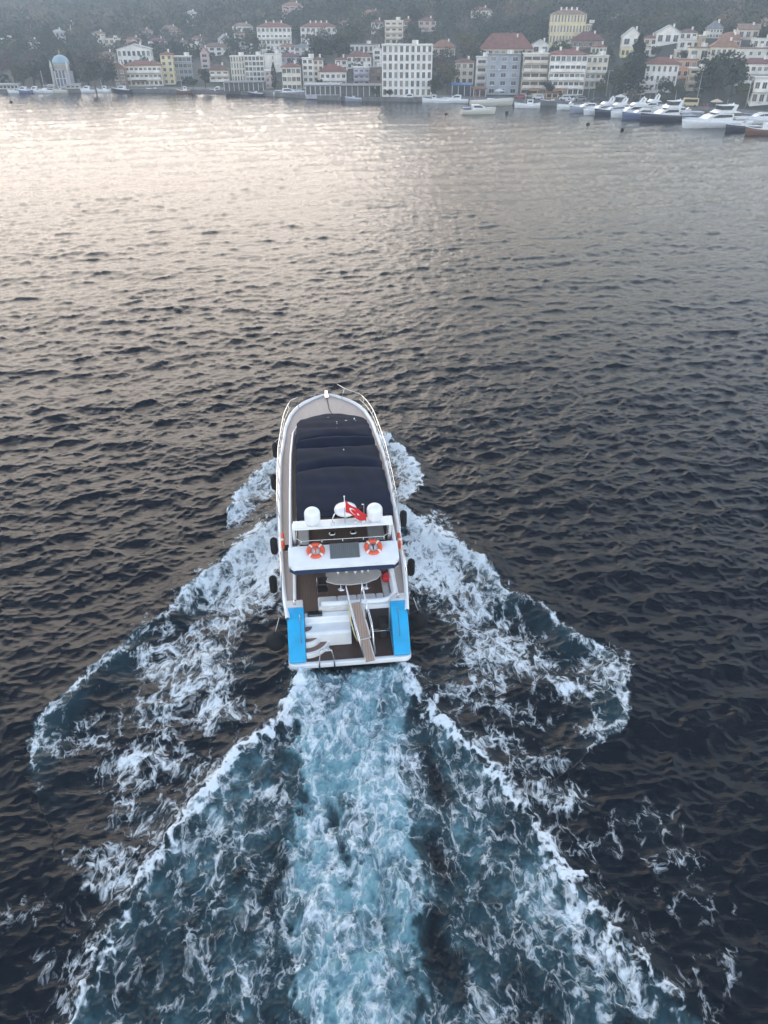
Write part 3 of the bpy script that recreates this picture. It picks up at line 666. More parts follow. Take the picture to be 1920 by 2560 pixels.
# gangway
G0 = Vector((.36,1.95,2.10)); G1 = Vector((.84,-.36,.80))
def gw(t, s, h=0): p = G0.lerp(G1, t); d = (G1-G0); sx = Vector((d.y,-d.x,0)).normalized()*-1; return p+sx*s+Vector((0,0,h))
mb = MB()
w1, w2 = .27, .21
mb.add([gw(0,-w1),gw(0,w1),gw(.62,w1),gw(.62,-w1),gw(0,-w1,.07),gw(0,w1,.07),gw(.62,w1,.07),gw(.62,-w1,.07)], [(0,1,2,3),(7,6,5,4),(0,4,5,1),(1,5,6,2),(2,6,7,3),(3,7,4,0)])
mb.add([gw(.55,-w2,-.05),gw(.55,w2,-.05),gw(1,w2,-.05),gw(1,-w2,-.05),gw(.55,-w2,.02),gw(.55,w2,.02),gw(1,w2,.02),gw(1,-w2,.02)], [(0,1,2,3),(7,6,5,4),(0,4,5,1),(1,5,6,2),(2,6,7,3),(3,7,4,0)])
gp = mb.build('gangway', M_PLANKG, yacht)
mb = MB()
for s_ in (-1,1):
    mb.tube([gw(0,s_*w1,.06),gw(.64,s_*w1,.06)], .035, 6); mb.tube([gw(.55,s_*w2,.0),gw(1.0,s_*w2,.0)], .03, 6)
mb.tube([gw(.64,-w1,.06),gw(.64,w1,.06)], .03, 6)
mb.build('gangway_frame', M_OFFW, gp)
mb = MB()
for s_ in (-1,1):
    off = s_*(.36); mb.tube([gw(-.06,off,1.05),gw(.0,off,1.05),gw(.62,off,.85),gw(.98,s_*.26,.25)], .024, 6)
    mb.tube([gw(-.06,off,1.0),gw(.0,off,.85),gw(.62,off,.5),gw(.95,s_*.24,.05)], .016, 6)
    for t in (0,.32,.62): mb.tube([gw(t,off,1.05-.32*t),gw(t,s_*w1,.05)], .022, 6)
mb.build('handrail', M_CHROME, gp)
mb = MB(); mb.tube([gw(.12,-.36,.6),gw(.3,-.40,.1),gw(.5,-.36,-.05),gw(.66,-.34,.1),gw(.6,-.42,.3)], .035, 8); mb.build('rope', mat('cream_rope',(.55,.46,.27),.9), gp)
# ------------------------------------------------------------------ things on the yacht
def onb(x, y, z): c, s = math.cos(BYAW), math.sin(BYAW); return (BORG.x+x*c-y*s, BORG.y+x*s+y*c, z)
tb = empty('deck_table', onb(.45,3.95,1.4), BYAW, 'long pale deck table with a curved edge in the aft cockpit of the yacht', 'table')
mb = MB(); mb.prism([(-1.3,.42),(-1.32,-.25),(-.9,-.48),(-.2,-.60),(.5,-.55),(1.1,-.28),(1.32,.02),(1.34,.28),(1.2,.46)], 'z', .66, .72); mb.build('tabletop', mat('table_grp',(.60,.56,.53),.45,var=.1), tb, bevel=.02)
for x in (-.6,.6):
    mb = MB(); mb.lathe([(.2,0),(.2,.03),(.05,.06),(.05,.66)], (x,0,0), 14); mb.build('leg', M_CHROME, tb)
for i,x in enumerate((-.72,-.32,.1,.42,.72)):
    mb = MB(); mb.lathe([(.05,0),(.06,.03),(.075,.12)], (0,0,0), 12); c = mb.build('cup', M_WHITE, None, loc=onb(.45+x,4.25+.05*math.sin(i*2),2.12)); tag(c, 'small white cup on the pale deck table, '+['first from the port end','second from the port end','in the middle of the row','second from the starboard end','first from the starboard end'][i], 'cup', 'cups on the deck table')
ch = empty('deck_chair', onb(-1.05,3.55,1.4), BYAW, 'chrome framed folding chair with dark seat beside the deck table', 'chair')
mb = MB()
for sx in (-.24,.24): mb.tube([(sx,-.25,0),(sx,-.25,.62),(sx,.22,.62),(sx,.24,.0)], .02, 6); mb.tube([(sx,.22,.4),(sx,.30,.85)], .02, 6)
mb.tube([(-.24,-.25,.02),(.24,-.25,.02)], .018, 6); mb.build('frame', M_CHROME, ch)
mb = MB(); mb.box(-.23,.23,-.22,.22,.40,.44); mb.build('seat', M_RUBBER, ch, bevel=.01)
mb = MB(); mb.box(-.24,.24,.24,.29,.5,.9); mb.build('backrest', M_RUBBER, ch, bevel=.01)
mb = MB(); mb.prism([(-.18,0),(.18,0),(.2,.25),(.08,.5),(-.12,.46),(-.2,.2)], 'z', 0, .28); tag(mb.build('cushion', M_RED, None, loc=onb(1.98,3.6,1.87), rz=BYAW, bevel=.08, sub=0), 'red cushion on the starboard bench of the aft cockpit', 'cushion')
mb = MB(); mb.box(-.17,.17,-.35,.35,0,.55); tag(mb.build('storage_bag', mat('maroon_bag',(.09,.012,.018),.8), None, loc=onb(1.9,4.6,1.87), rz=BYAW, bevel=.12), 'dark maroon bag on the starboard bench behind the red cushion', 'bag')
# hatch grating on flybridge aft deck
sl = math.atan2(.42,1.02)
mb = MB(); mb.add([(-.62,3.12,3.90),(.72,3.12,3.90),(.72,3.84,4.185),(-.62,3.84,4.185),(-.62,3.12,3.80),(.72,3.12,3.80),(.72,3.84,4.08),(-.62,3.84,4.08)], [(0,1,2,3),(7,6,5,4),(0,4,5,1),(1,5,6,2),(2,6,7,3),(3,7,4,0)])
mb.build('companionway_hatch', M_GRATE, yacht)
# lifebuoys
def lifebuoy(loc, rot, label, vert=False):
    t = empty('lifebuoy', loc, 0, label, 'lifebuoy', 'orange lifebuoys carried on the yacht'); t.rotation_euler = rot
    mb = MB(); r0, r1 = .325, .095; NN = 40; rows = []; 
    for i in range(NN+1):
        a = 2*math.pi*i/NN; rows.append([((r0+r1*math.cos(b))*math.cos(a),(r0+r1*math.cos(b))*math.sin(a), r1*.8*math.sin(b)) for b in np.linspace(0,2*math.pi,13)])
    mb.grid(rows, flip=True); mb.build('ring', M_ORANGE, t)
    for k in range(4):
        mb = MB(); rows = []
        for i in range(6):
            a = math.pi/4+k*math.pi/2+(-.13+.26*i/5); rr_ = r1+.008; rows.append([((r0+rr_*math.cos(b))*math.cos(a),(r0+rr_*math.cos(b))*math.sin(a), rr_*.8*math.sin(b)) for b in np.linspace(0,2*math.pi,13)])
        mb.grid(rows, flip=True); mb.build('band', M_LBWHITE, t)
    mb = MB(); mb.lathe([(.23,-.05),(.24,-.03)], (0,0,0), 24); mb.build('backing', M_LBWHITE, t)
    mb = MB(); mb.box(-.03,.03,-.14,.17,-.025,.0); mb.box(-.09,.09,.10,.14,-.025,.002); mb.build('emblem', M_ORANGE if 'port' in label else M_NAVY, t)
    return t
for x,lb in ((-1.26,'orange lifebuoy lying on the port half of the white flybridge deck'),(1.36,'orange lifebuoy lying on the starboard half of the white flybridge deck')):
    lifebuoy(onb(x,3.50,4.10), (sl*.98,0,BYAW), lb)
lifebuoy(onb(-2.86,6.5,2.62), (math.pi/2,0,BYAW+math.pi/2), 'orange lifebuoy hung on the side rail of the port deck')
lifebuoy(onb(2.86,5.9,2.62), (math.pi/2,0,BYAW+math.pi/2), 'orange lifebuoy hung on the side rail of the starboard deck')
# fenders
def fender(x, y, z, kind, label):
    t = empty('fender', onb(x,y,z), BYAW, label, 'fender', 'black fenders hung along the yacht hull')
    mb = MB()
    if kind == 'ball': mb.lathe([(.02,-.46)]+[(.46*math.cos(a),.46*math.sin(a)) for a in np.linspace(-1.4,1.35,14)]+[(.09,.47),(.07,.55),(.01,.56)], (0,0,0), 24)
    else: mb.lathe([(.04,-.54),(.08,-.50),(.17,-.42),(.195,-.28),(.195,.28),(.17,.42),(.08,.50),(.04,.54)], (0,0,0), 20)
    mb.build('body', M_RUBBER, t)
    top = .5 if kind=='ball' else .6; sg = -1 if x > 0 else 1
    mb = MB(); mb.tube([(0,0,top),(sg*.25,0,max(2.15-z,top+.2))], .014, 5); mb.build('line', M_OFFW, t); return t
fender(-3.28,1.35,.78,'ball','large black ball fender beside the port stern quarter')
fender(3.30,2.05,.80,'ball','large black ball fender beside the starboard stern quarter')
fender(-3.40,7.6,1.55,'cyl','black cylinder fender beside the port lifebuoy amidships')
fender(-3.42,4.9,1.2,'cyl','black cylinder fender hanging aft of the port lifebuoy, level with the cockpit')
fender(-3.48,13.7,1.75,'cyl','black cylinder fender on the port side under the forward rail')
fender(-3.44,17.3,1.9,'cyl','foremost black fender on the port side, near the canopy front')
fender(3.50,9.1,1.75,'cyl','foremost black cylinder fender on the starboard side, level with the satellite domes')
fender(3.42,5.4,1.3,'cyl','black cylinder fender on the starboard side beside the cockpit')
# flag: red with white crescent and star
fl = empty('flag', onb(.14,4.02,5.12), BYAW, 'red flag with white crescent and star flying from a pole on the radar arch', 'flag')
mb = MB(); mb.tube([(0,0,0),(0,0,1.42)], .018, 6); mb.lathe([(.02,1.40),(.045,1.44),(.02,1.49)], (0,0,0), 10); mb.build('pole', M_CHROME, fl)
def cloth(u, v, off=0.0):      # u along the fly 0..1, v 0 bottom..1 top
    x = .04+u*.92; z = .62+v*.60-.62*u+.24*u*u*v-.30*u*v; z += .03*math.sin(u*9+v*2)
    y = .12*math.sin(u*7.5-v*1.5)*u*.8-.05*u; return (x, y-off, z)
mb = MB(); mb.grid([[cloth(i/24, j/12) for j in range(13)] for i in range(25)]); mb.build('cloth', M_RED, fl, solid=.006)
def cpoly(fn, n, m_):     # fill between two curves
    mb = MB(); mb.grid([[fn(i/n, j/m_) for j in range(m_+1)] for i in range(n+1)]); return mb
def cres(t, s_):
    a = R(40)+t*R(280); ro = .26; ri = .21; ox, oy = ro*math.cos(a), ro*math.sin(a); ix, iy = .065+ri*math.cos(a), ri*math.sin(a)
    if t in (0,1): ix, iy = ox, oy
    x = ox+(ix-ox)*s_; y = oy+(iy-oy)*s_; return (x,y)
for side_ in (1,-1):
    mb = MB(); mb.grid([[cloth(.36+cres(i/36,j/2)[0]*.66, .5+cres(i/36,j/2)[1], .010*side_) for j in range(3)] for i in range(37)]); 
    st_ = []; c0 = (.60,.5)
    for k in range(10):
        a = math.pi+k*math.pi/5; rr_ = .125 if k%2==0 else .05; st_.append(cloth(c0[0]+rr_*math.cos(a)*.66, c0[1]+rr_*math.sin(a), .012*side_))
    cc = cloth(*c0, .012*side_); mb.add([cc]+st_, [(0,1+k,1+(k+1)%10) for k in range(10)])
    mb.build('crescent_and_star', M_LBWHITE, fl)
# ------------------------------------------------------------------ town: buildings on the shore and the hillside
def wallmat(name, c): return mat('plaster_'+name, c, .85, var=.22, vscale=.35)
W = {k: wallmat(k, v) for k, v in dict(white=(.84,.79,.72), cream=(.78,.69,.54), yellow=(.74,.62,.36), pale=(.66,.63,.57), grey=(.36,.38,.42), bluegrey=(.24,.28,.33),
     pink=(.62,.45,.41), lilac=(.50,.48,.55), orange=(.65,.32,.18), ochre=(.42,.30,.15), brown=(.22,.15,.11), tan=(.55,.44,.32), dark=(.07,.07,.08), beige=(.70,.61,.50)).items()}
def tilemat(name, c):
    m = mat('roof_'+name, c, .85, var=.30, vscale=.5); n, l = m.node_tree.nodes, m.node_tree.links
    wv = n.new('ShaderNodeTexWave'); wv.inputs['Scale'].default_value = 1.3; tc = n.new('ShaderNodeTexCoord'); l.new(tc.outputs['Object'], wv.inputs['Vector'])
    b = n.new('ShaderNodeBump'); b.inputs['Distance'].default_value = .06; l.new(wv.outputs['Fac'], b.inputs['Height']); l.new(b.outputs[0], n['Principled BSDF'].inputs['Normal']); return m
RF = {k: tilemat(k, v) for k, v in dict(red=(.25,.105,.08), maroon=(.19,.075,.07), orange=(.34,.17,.11), tan=(.30,.20,.15), brown=(.20,.12,.09), grey=(.22,.22,.23), pale=(.50,.50,.50)).items()}
M_WIN = mat('window_glass', (.025,.032,.04), .15, coat=.4); M_FRAME = mat('window_frame', (.60,.60,.58), .6); M_FRAMED = mat('window_frame_dark', (.10,.09,.085), .6)
M_WIN2 = mat('window_curtain', (.22,.21,.19), .5); M_WIN3 = mat('window_shutter', (.14,.10,.07), .7)
WRS = random.Random(5)
M_RAIL = mat('balcony_rail', (.30,.31,.31), .5)
_wc = {}
def winmesh(w, h, dark=False, var=0):
    k = (round(w,1), round(h,1), dark, var)
    if k not in _wc:
        w, h = k[0], k[1]; mb = MB(); mb.box(-w/2-.10,w/2+.10,-.06,.02,-.10,h+.10,0); (mb.box(-w/2-.15,w/2+.15,-.5,-.17,h+.02,h+.10,0) if var == 2 and h > 1 else None); mb.box(-w/2,-.03,-.085,-.05,0,h,1); mb.box(.03,w/2,-.085,-.05,0,h,1); mb.box(-w/2-.18,w/2+.18,-.16,.02,-.20,-.11,0)
        _wc[k] = mb.mesh('window', [M_FRAMED if dark else M_FRAME, (M_WIN, M_WIN2, M_WIN3)[var]])
    return _wc[k]
FOOT = []
def place(px0, px1, pyt, pyb):
    pc = (px0+px1)/2; g = ground_hit(pc, pyb); cP, sP = math.cos(PITCH), math.sin(PITCH)
    v = (1280-pyt)/FPX; zt = CAMH+g.y*(v*cP-sP)/(cP+v*sP)
    dm = g.y*cP-((zt+g.z)/2-CAMH)*sP; x = (pc-960)/FPX*dm; zb = min(g.z, float(terrain(x, g.y)))
    return x, g.y, zb, zt, (px1-px0)*dm/FPX
def house(px0, px1, pyt, pyb, wall, label, roof='hip', rcol='red', fl=3, nc=4, rz=0, depth=None, balc=None, dark=False, rh=.22, cat='house', name=None, chim=1, wfrac=.55, hfrac=.52, face=.6, group=None, sidewin=True, ds=0):
    x, y, zb, zt, w = place(px0, px1, pyt, pyb)
    y += ds
    d = depth or max(6.5, min(13, w*.7)); h = zt-zb
    ang = R(rz)-math.atan2(x, y)*face
    root = empty(name or ('apartment_building' if cat=='apartment block' else 'house'), (x, y, zb), ang, label, cat, group)
    ca_, sa_ = math.cos(ang), math.sin(ang); FOOT.append((x-sa_*d/2, y+ca_*d/2, w/2+1, d/2+1, ang))
    hw = w/2; mb = MB(); mb.box(-hw,hw,0,d,-4,h); mb.build('wall', W[wall], root)
    ov = .45
    if roof == 'flat':
        mb = MB(); mb.box(-hw-.25,hw+.25,-.25,d+.25,h+.003,h+.35); rf = mb.build('roof', W['pale'] if rcol=='red' else RF[rcol], root)
        mb = MB(); mb.box(hw*.2,hw*.2+2.2,d*.4,d*.4+2.2,h+.352,h+1.6); mb.build('stair_head', W['pale'], rf); rtop = h+.35
    elif roof == 'hip':
        r = max(1.2, min(w,d)*rh); k = min(w,d)/2*.9; a0,a1,b0,b1 = -hw-ov,hw+ov,-ov,d+ov
        mb = MB(); vs = [(a0,b0,h),(a1,b0,h),(a1,b1,h),(a0,b1,h),(a0,b0,h+.18),(a1,b0,h+.18),(a1,b1,h+.18),(a0,b1,h+.18)]
        if w >= d: vs += [(a0+k+ov,d/2,h+r),(a1-k-ov,d/2,h+r)]; fs = [(4,5,9,8),(5,6,9),(6,7,8,9),(7,4,8)]
        else: vs += [(0,b0+k+ov,h+r),(0,b1-k-ov,h+r)]; fs = [(4,5,8),(5,6,9,8),(6,7,9),(7,4,8,9)]
        mb.add(vs, fs+[(3,2,1,0),(0,1,5,4),(1,2,6,5),(2,3,7,6),(3,0,4,7)]); rf = mb.build('roof', RF[rcol], root); rtop = h+r*.75
    else:   # gable, ridge along depth (front gable) or along width
        r = max(1.2, min(w,d)*rh*1.3); mb = MB()
        if roof == 'gablef':
            mb.prism([(-hw-ov,h-.1),(0,h+r),(hw+ov,h-.1),(hw+ov,h+.12),(0,h+r+.25),(-hw-ov,h+.12)], 'y', -ov, d+ov); rf = mb.build('roof', RF[rcol], root)
            mb = MB(); mb.prism([(-hw,h+.002),(hw,h+.002),(0,h+r-.02)], 'y', .003, d-.003); mb.build('gable', W[wall], root)
        else:
            mb.prism([(-ov,h-.1),(d/2,h+r),(d+ov,h-.1),(d+ov,h+.12),(d/2,h+r+.25),(-ov,h+.12)], 'x', -hw-ov, hw+ov); rf = mb.build('roof', RF[rcol], root)
            mb = MB(); mb.prism([(.003,h+.002),(d-.003,h+.002),(d/2,h+r-.02)], 'x', -hw+.003, hw-.003); mb.build('gable', W[wall], root)
        rtop = h+r*.8
    for i in range(chim):
        cx = hw*(.45-.9*i/max(1,chim-1)) if chim > 1 else hw*.4
        mb = MB(); mb.box(cx-.35,cx+.35,d*.35,d*.35+.7,h+.2,rtop+1.0); mb.box(cx-.45,cx+.45,d*.35-.1,d*.35+.8,rtop+1.001,rtop+1.15); mb.build('chimney', W['white'] if wall!='dark' else W['grey'], rf)
    fh = h/fl; ww = w/nc*wfrac; wh = fh*hfrac; nw = 0
    mes = [winmesh(ww, wh, dark, v) for v in (0,0,0,1,2)]
    for f in range(fl):
        z0 = f*fh+fh*.28
        bc = balc and f in (balc if isinstance(balc,(list,tuple)) else range(1 if fl > 2 else 0, fl))
        for c in range(nc):
            if nw >= 96: break
            o = link_mesh('window', WRS.choice(mes), root); o.location = (-hw+w*(c+.5)/nc, 0, z0-(fh*.1 if bc else 0)); nw += 1
        if bc:
            mb = MB(); bw = hw*.93; mb.box(-bw,bw,-1.25,-.02,f*fh-.08,f*fh+.10); mb.box(-bw,bw,-1.27,-1.20,f*fh+.101,f*fh+.95); b = mb.build('balcony', W['white'] if wall in ('white','cream','pale','grey') else W[wall], root)
    for i in range(WRS.choice((0,1,1,2))):      # air conditioners and awnings
        cxx = WRS.uniform(-.8,.8)*hw; zz = fh*(WRS.randrange(fl)+.12); mb = MB(); mb.box(cxx-.45,cxx+.45,-.42,-.03,zz,zz+.55); mb.build('air_conditioner', W['pale'], root)
    if fl > 2 and w > 9 and WRS.random() < .6:
        aw = WRS.choice((W['orange'],W['pale'],W['bluegrey'],W['brown'])); mb = MB(); a = WRS.uniform(-.8,0)*hw; mb.prism([(-.03,fh*.95),(-1.6,fh*.74),(-1.6,fh*.70),(-.03,fh*.90)], 'x', a, a+hw*.8); mb.build('awning', aw, root)
    if sidewin:
        ns = max(1, int(d//4)); me2 = winmesh(min(1.3,d/ns*.5), wh, dark); sdn = -1 if x > 0 else 1
        for f in range(fl):
            for c in range(ns):
                if nw >= 98: break
                o = link_mesh('window', me2, root); o.location = (sdn*hw, d*(c+.5)/ns, f*fh+fh*.28); o.rotation_euler = (0,0,R(90*sdn)); nw += 1
    return root
AB = 'apartment block'
B = [ # px0,px1,eave,base,wall,label,kw
(316,404,164,216,'cream','long red roofed cream apartment block on the waterfront left of the yellow tower',dict(fl=3,nc=8,rcol='red',balc=[1,2],cat=AB,rh=.18)),
(405,434,137,212,'yellow','narrow yellow tower block with five rows of two windows at the waterfront',dict(fl=5,nc=2,rcol='red',cat=AB,rh=.25,wfrac=.42)),
(438,479,142,204,'bluegrey','blue grey glass fronted block with a white side band, right of the yellow tower',dict(roof='flat',fl=4,nc=4,cat=AB,wfrac=.8,hfrac=.62)),
(290,372,124,168,'white','wide white house with a low pale pediment, above the cream red roofed waterfront block',dict(roof='gablef',rcol='pale',fl=2,nc=7,rh=.14,ds=4)),
(262,300,97,128,'cream','cream flat topped house at the top left of the white pediment house',dict(roof='flat',fl=2,nc=3)),
(318,352,99,122,'cream','small cream house with a red roof behind the white pediment house',dict(fl=2,nc=3)),
(372,418,103,130,'white','long white house with rusty red roof edge on the slope above the yellow tower',dict(fl=1,nc=6,rcol='maroon')),
(502,522,133,172,'pink','narrow pink house with a steep dark red roof right of the glass block',dict(roof='gablef',rcol='maroon',fl=3,nc=1,rh=.5)),
(506,572,118,140,'white','low white house with a wide brown roof above the brown roofed waterfront house',dict(rcol='brown',fl=2,nc=4,rh=.2)),
(524,572,176,204,'cream','cream waterfront house with a broad brown tiled roof and balcony bands',dict(rcol='brown',fl=2,nc=3,balc=[0,1],rh=.38)),
(578,612,142,206,'cream','tall cream block with narrow vertical window strips, joined to the white grid fronted block',dict(roof='flat',fl=4,nc=5,cat=AB,wfrac=.4,hfrac=.7)),
(613,660,141,206,'white','white grid fronted block, five floors of dark windows, beside the blank pale wall',dict(roof='flat',fl=5,nc=5,cat=AB,wfrac=.72,hfrac=.68)),
(662,704,137,182,'white','blank pale walled building without windows, right of the grid fronted block',dict(roof='flat',fl=3,nc=1,cat='building',wfrac=.05,sidewin=False)),
(706,752,168,228,'cream','cream waterfront building with a red tiled roof and three wide rows of green glass',dict(fl=3,nc=4,rcol='red',wfrac=.75,cat=AB,rh=.22)),
(757,783,147,222,'white','narrow white and blue grey tower house between the cream building and the waterfront restaurant',dict(roof='flat',fl=5,nc=2,cat=AB,wfrac=.6)),
(664,686,178,222,'pink','slim flat roofed pink house left of the cream red roofed waterfront building',dict(roof='flat',fl=3,nc=2)),
(644,728,68,128,'white','large white hillside apartment block with a red roof and four rows of windows',dict(fl=4,nc=8,cat=AB,rh=.2,chim=3,balc=[2])),
(752,842,68,112,'white','white three storey hillside block right of the larger four storey one',dict(fl=3,nc=7,cat=AB,rh=.2,chim=4)),
(706,758,14,58,'pink','pale pink hillside house high above the white apartment blocks, with balcony rows',dict(fl=4,nc=3,cat=AB,balc=[1,2,3],rcol='orange')),
(800,866,180,222,'white','white waterfront house under the widest dull red roof, left of the lilac balconied house',dict(fl=2,nc=5,rcol='red',rh=.36,balc=[1])),
(884,924,170,216,'lilac','lilac house with broad white balconies, right of the wide red roofed house',dict(roof='flat',fl=3,nc=3,balc=[1,2])),
(926,953,170,222,'brown','dark brown clad house squeezed against the left side of the big white apartment block',dict(roof='flat',fl=3,nc=2,rcol='grey',dark=True)),
(868,928,142,172,'white','white house with a pinkish red roof uphill from the lilac balconied house',dict(fl=2,nc=5,rh=.28,rcol='red')),
(876,944,112,134,'pale','long flat roofed pale grey house left of the big white apartment block top',dict(roof='flat',fl=1,nc=6,rcol='grey')),
(932,954,125,165,'white','slender white gabled house touching the top left corner of the big white apartment block',dict(roof='gablef',fl=3,nc=1,rcol='pale')),
(955,1080,114,243,'white','big white waterfront apartment block, six storeys with ribbon windows and a central balcony column',dict(roof='flat',fl=6,nc=9,cat=AB,wfrac=.5,hfrac=.66)),
(962,1008,52,112,'beige','stepped beige hillside block with cream balconies above the big white apartment block',dict(roof='flat',fl=4,nc=3,cat=AB,balc=[1,2,3])),
(1008,1026,52,98,'brown','narrow red brown house joined to the right of the stepped beige block',dict(fl=3,nc=1,rcol='red')),
(904,954,34,62,'orange','orange walled hillside house with a red roof',dict(fl=2,nc=4,rcol='orange',rh=.25)),
(928,958,56,84,'pale','pale grey house directly below the orange walled hillside house',dict(fl=2,nc=3,rcol='maroon')),
(1046,1090,52,80,'pink','pink and white villa with an upswept dark red roof among trees',dict(fl=2,nc=3,rcol='maroon')),
(1022,1048,-2,36,'white','white villa at the top edge of the view, left one of two',dict(fl=3,nc=2,rcol='red')),
(1066,1096,-18,28,'white','white villa at the top edge of the view, right one of two',dict(fl=3,nc=2,rcol='red')),
(1082,1138,119,142,'tan','tan house with a broad orange brown hip roof behind the big white apartment block',dict(fl=1,nc=4,rcol='orange',rh=.42)),
(1138,1184,156,212,'beige','small white panelled house with a red roof above the blue awning',dict(fl=3,nc=3,rcol='maroon',rh=.2)),
(1190,1216,144,226,'white','narrow white balconied house between the panelled house and the slate grey block',dict(roof='flat',fl=4,nc=1,balc=[1,2,3],wfrac=.7)),
(1218,1298,138,238,'grey','slate grey apartment block with two white bay columns and ribbed side wall',dict(roof='flat',fl=5,nc=3,cat=AB,rcol='grey',wfrac=.45)),
(1202,1330,122,146,'tan','sprawling brick red roofed house behind and above the slate grey block',dict(fl=1,nc=8,rcol='red',rh=.55,depth=11)),
(1306,1368,136,240,'beige','beige apartment block with five rows of deep balconies, right of the slate grey block',dict(roof='flat',fl=5,nc=3,cat=AB,balc=[0,1,2,3,4],wfrac=.8,dark=True)),
(1372,1462,137,240,'white','wide red roofed white apartment block right of the beige balconied block',dict(fl=5,nc=7,cat=AB,balc=[1,2,3],wfrac=.72,rh=.18,chim=2)),
(1464,1516,141,222,'cream','pale cream flat roofed block right of the wide white apartment block',dict(roof='flat',fl=4,nc=4,cat=AB,balc=[1,2])),
(1376,1462,36,112,'yellow','large yellow mansion on the hillside with three rows of tall narrow windows',dict(fl=3,nc=11,cat='mansion',name='mansion',rh=.2,chim=4,wfrac=.42,hfrac=.62,rcol='tan')),
(1463,1478,60,104,'yellow','low yellow wing attached to the right of the hillside mansion',dict(fl=2,nc=3,cat='mansion wing',name='mansion_wing',roof='flat',hfrac=.6,rcol='tan',sidewin=False)),
(1432,1508,101,122,'maroon' if False else 'brown','house under a dark maroon roof just below the yellow mansion',dict(fl=1,nc=6,rcol='maroon',rh=.35)),
(1330,1372,112,136,'white','white gabled house left of the dark maroon roofed house',dict(roof='gablef',fl=1,nc=2,rcol='pale')),
(1178,1228,26,44,'beige','low beige forest house with a pinkish red roof',dict(fl=1,nc=4,rcol='red')),
(1208,1229,37,52,'white','small bright white annex below the low beige forest house',dict(roof='flat',fl=1,nc=1)),
(1518,1555,51,66,'white','white gabled cottage alone in the dark forest right of the yellow mansion',dict(roof='gable',fl=1,nc=2,rcol='tan')),
(1556,1602,92,118,'white','white house with a tall pointed gable above the yellow corner house',dict(roof='gablef',fl=1,nc=2,rcol='pale',rh=.4)),
(1553,1584,118,144,'yellow','small yellow corner house with a bright balcony below the pointed gable',dict(roof='flat',fl=1,nc=3,balc=[0])),
(1612,1690,161,232,'white','white three storey house with a bright red hip roof behind the marina',dict(fl=3,nc=6,rcol='red',rh=.28,rz=-8,wfrac=.4)),
(1692,1740,150,196,'orange','orange walled house right of the bright red hip roof',dict(roof='flat',fl=2,nc=3,rcol='tan')),
(1722,1762,172,226,'tan','tan house with stacked brown balconies left of the biggest dark tree',dict(roof='flat',fl=3,nc=2,balc=[0,1,2],dark=True)),
(1642,1698,82,112,'white','white house with a large dark arched window in its round gable',dict(roof='gablef',fl=1,nc=3,rcol='pale',rh=.3)),
(1768,1804,72,96,'pale','grey house with a tall slate roof on the upper right slope',dict(roof='hip',fl=2,nc=5,rcol='grey',rh=.5)),
(1698,1748,102,124,'white','white terrace house left of the ochre chimney wall',dict(roof='flat',fl=1,nc=3)),
(1749,1762,90,130,'ochre','narrow ochre wall tower between the white terrace house and the long orange roofs',dict(roof='flat',fl=2,nc=1,cat='tower house')),
(1724,1772,120,152,'cream','cream house with two bright blank panels beneath the ochre wall',dict(roof='flat',fl=1,nc=2,rcol='tan')),
(1778,1842,118,146,'cream','white walled house under the long orange tiled roof left of the grey villa',dict(fl=1,nc=5,rcol='orange',rh=.4)),
(1846,1925,122,166,'pale','pale grey villa with few square windows at the right edge of the view',dict(roof='flat',fl=2,nc=4,rcol='tan',wfrac=.3,hfrac=.4)),
(1846,1932,160,208,'white','white villa with balcony bands in front of the pale grey villa',dict(fl=2,nc=6,rcol='maroon',balc=[0,1],rh=.2)),
(1884,1950,196,262,'white','white low right edge villa with stone stair, nearest to the marina',dict(roof='flat',fl=2,nc=4,balc=[1])),
(1846,1895,74,100,'beige','beige house with sloping roof at the upper right edge',dict(roof='gable',fl=1,nc=3,rcol='tan')),
(1884,1940,98,122,'white','white house with a maroon strip window below the beige upper right house',dict(roof='flat',fl=1,nc=4)),
(1890,1950,56,84,'tan','tan house cut by the right edge, highest on the slope',dict(fl=1,nc=3,rcol='tan')),
(160,190,60,92,'cream','cream hill house with a tan roof over the blue dome',dict(fl=2,nc=2,rcol='tan')),
(132,160,80,112,'lilac','lilac hill house left of the cream one over the blue dome',dict(fl=2,nc=3,rcol='pale')),
(0,32,97,118,'white','white house at the left edge halfway up the slope',dict(roof='flat',fl=2,nc=3)),
(40,84,72,98,'pink','faded pink house on the far left slope',dict(fl=2,nc=4,rcol='tan')),
(70,96,104,124,'beige','small beige house below the faded pink one on the left slope',dict(fl=1,nc=3,rcol='brown')),
(246,258,98,128,'white','slim white tower like house left of the cream flat topped house',dict(roof='flat',fl=3,nc=1)),
(492,534,-8,26,'cream','pale cream villa on the left hilltop at the upper edge of the view',dict(roof='flat',fl=2,nc=4)),
(466,492,32,66,'white','broken white terraced house below the pale cream hilltop villa',dict(fl=3,nc=2,rcol='pale')),
(400,450,77,96,'tan','low brown roofed house on the slope above the glass fronted block',dict(fl=1,nc=5,rcol='tan',rh=.35)),
(582,632,66,96,'white','white house with pale red roof left of the large white hillside apartment block',dict(fl=2,nc=4,rcol='tan')),
(586,612,84,116,'pale','pale tall narrow house below the pale red roofed one',dict(fl=3,nc=2,rcol='red')),
(430,470,106,130,'white','small white row house right of the rusty roofed long house',dict(fl=1,nc=4,rcol='brown')),
(470,500,112,140,'beige','beige square house above the glass fronted block',dict(roof='flat',fl=2,nc=3)),
(546,576,98,116,'white','white pyramid roofed house above the tall cream block',dict(fl=1,nc=3,rcol='pale',rh=.4)),
(600,640,118,136,'pale','pale roof terrace house behind the grid fronted block',dict(roof='flat',fl=1,nc=3,rcol='pale')),
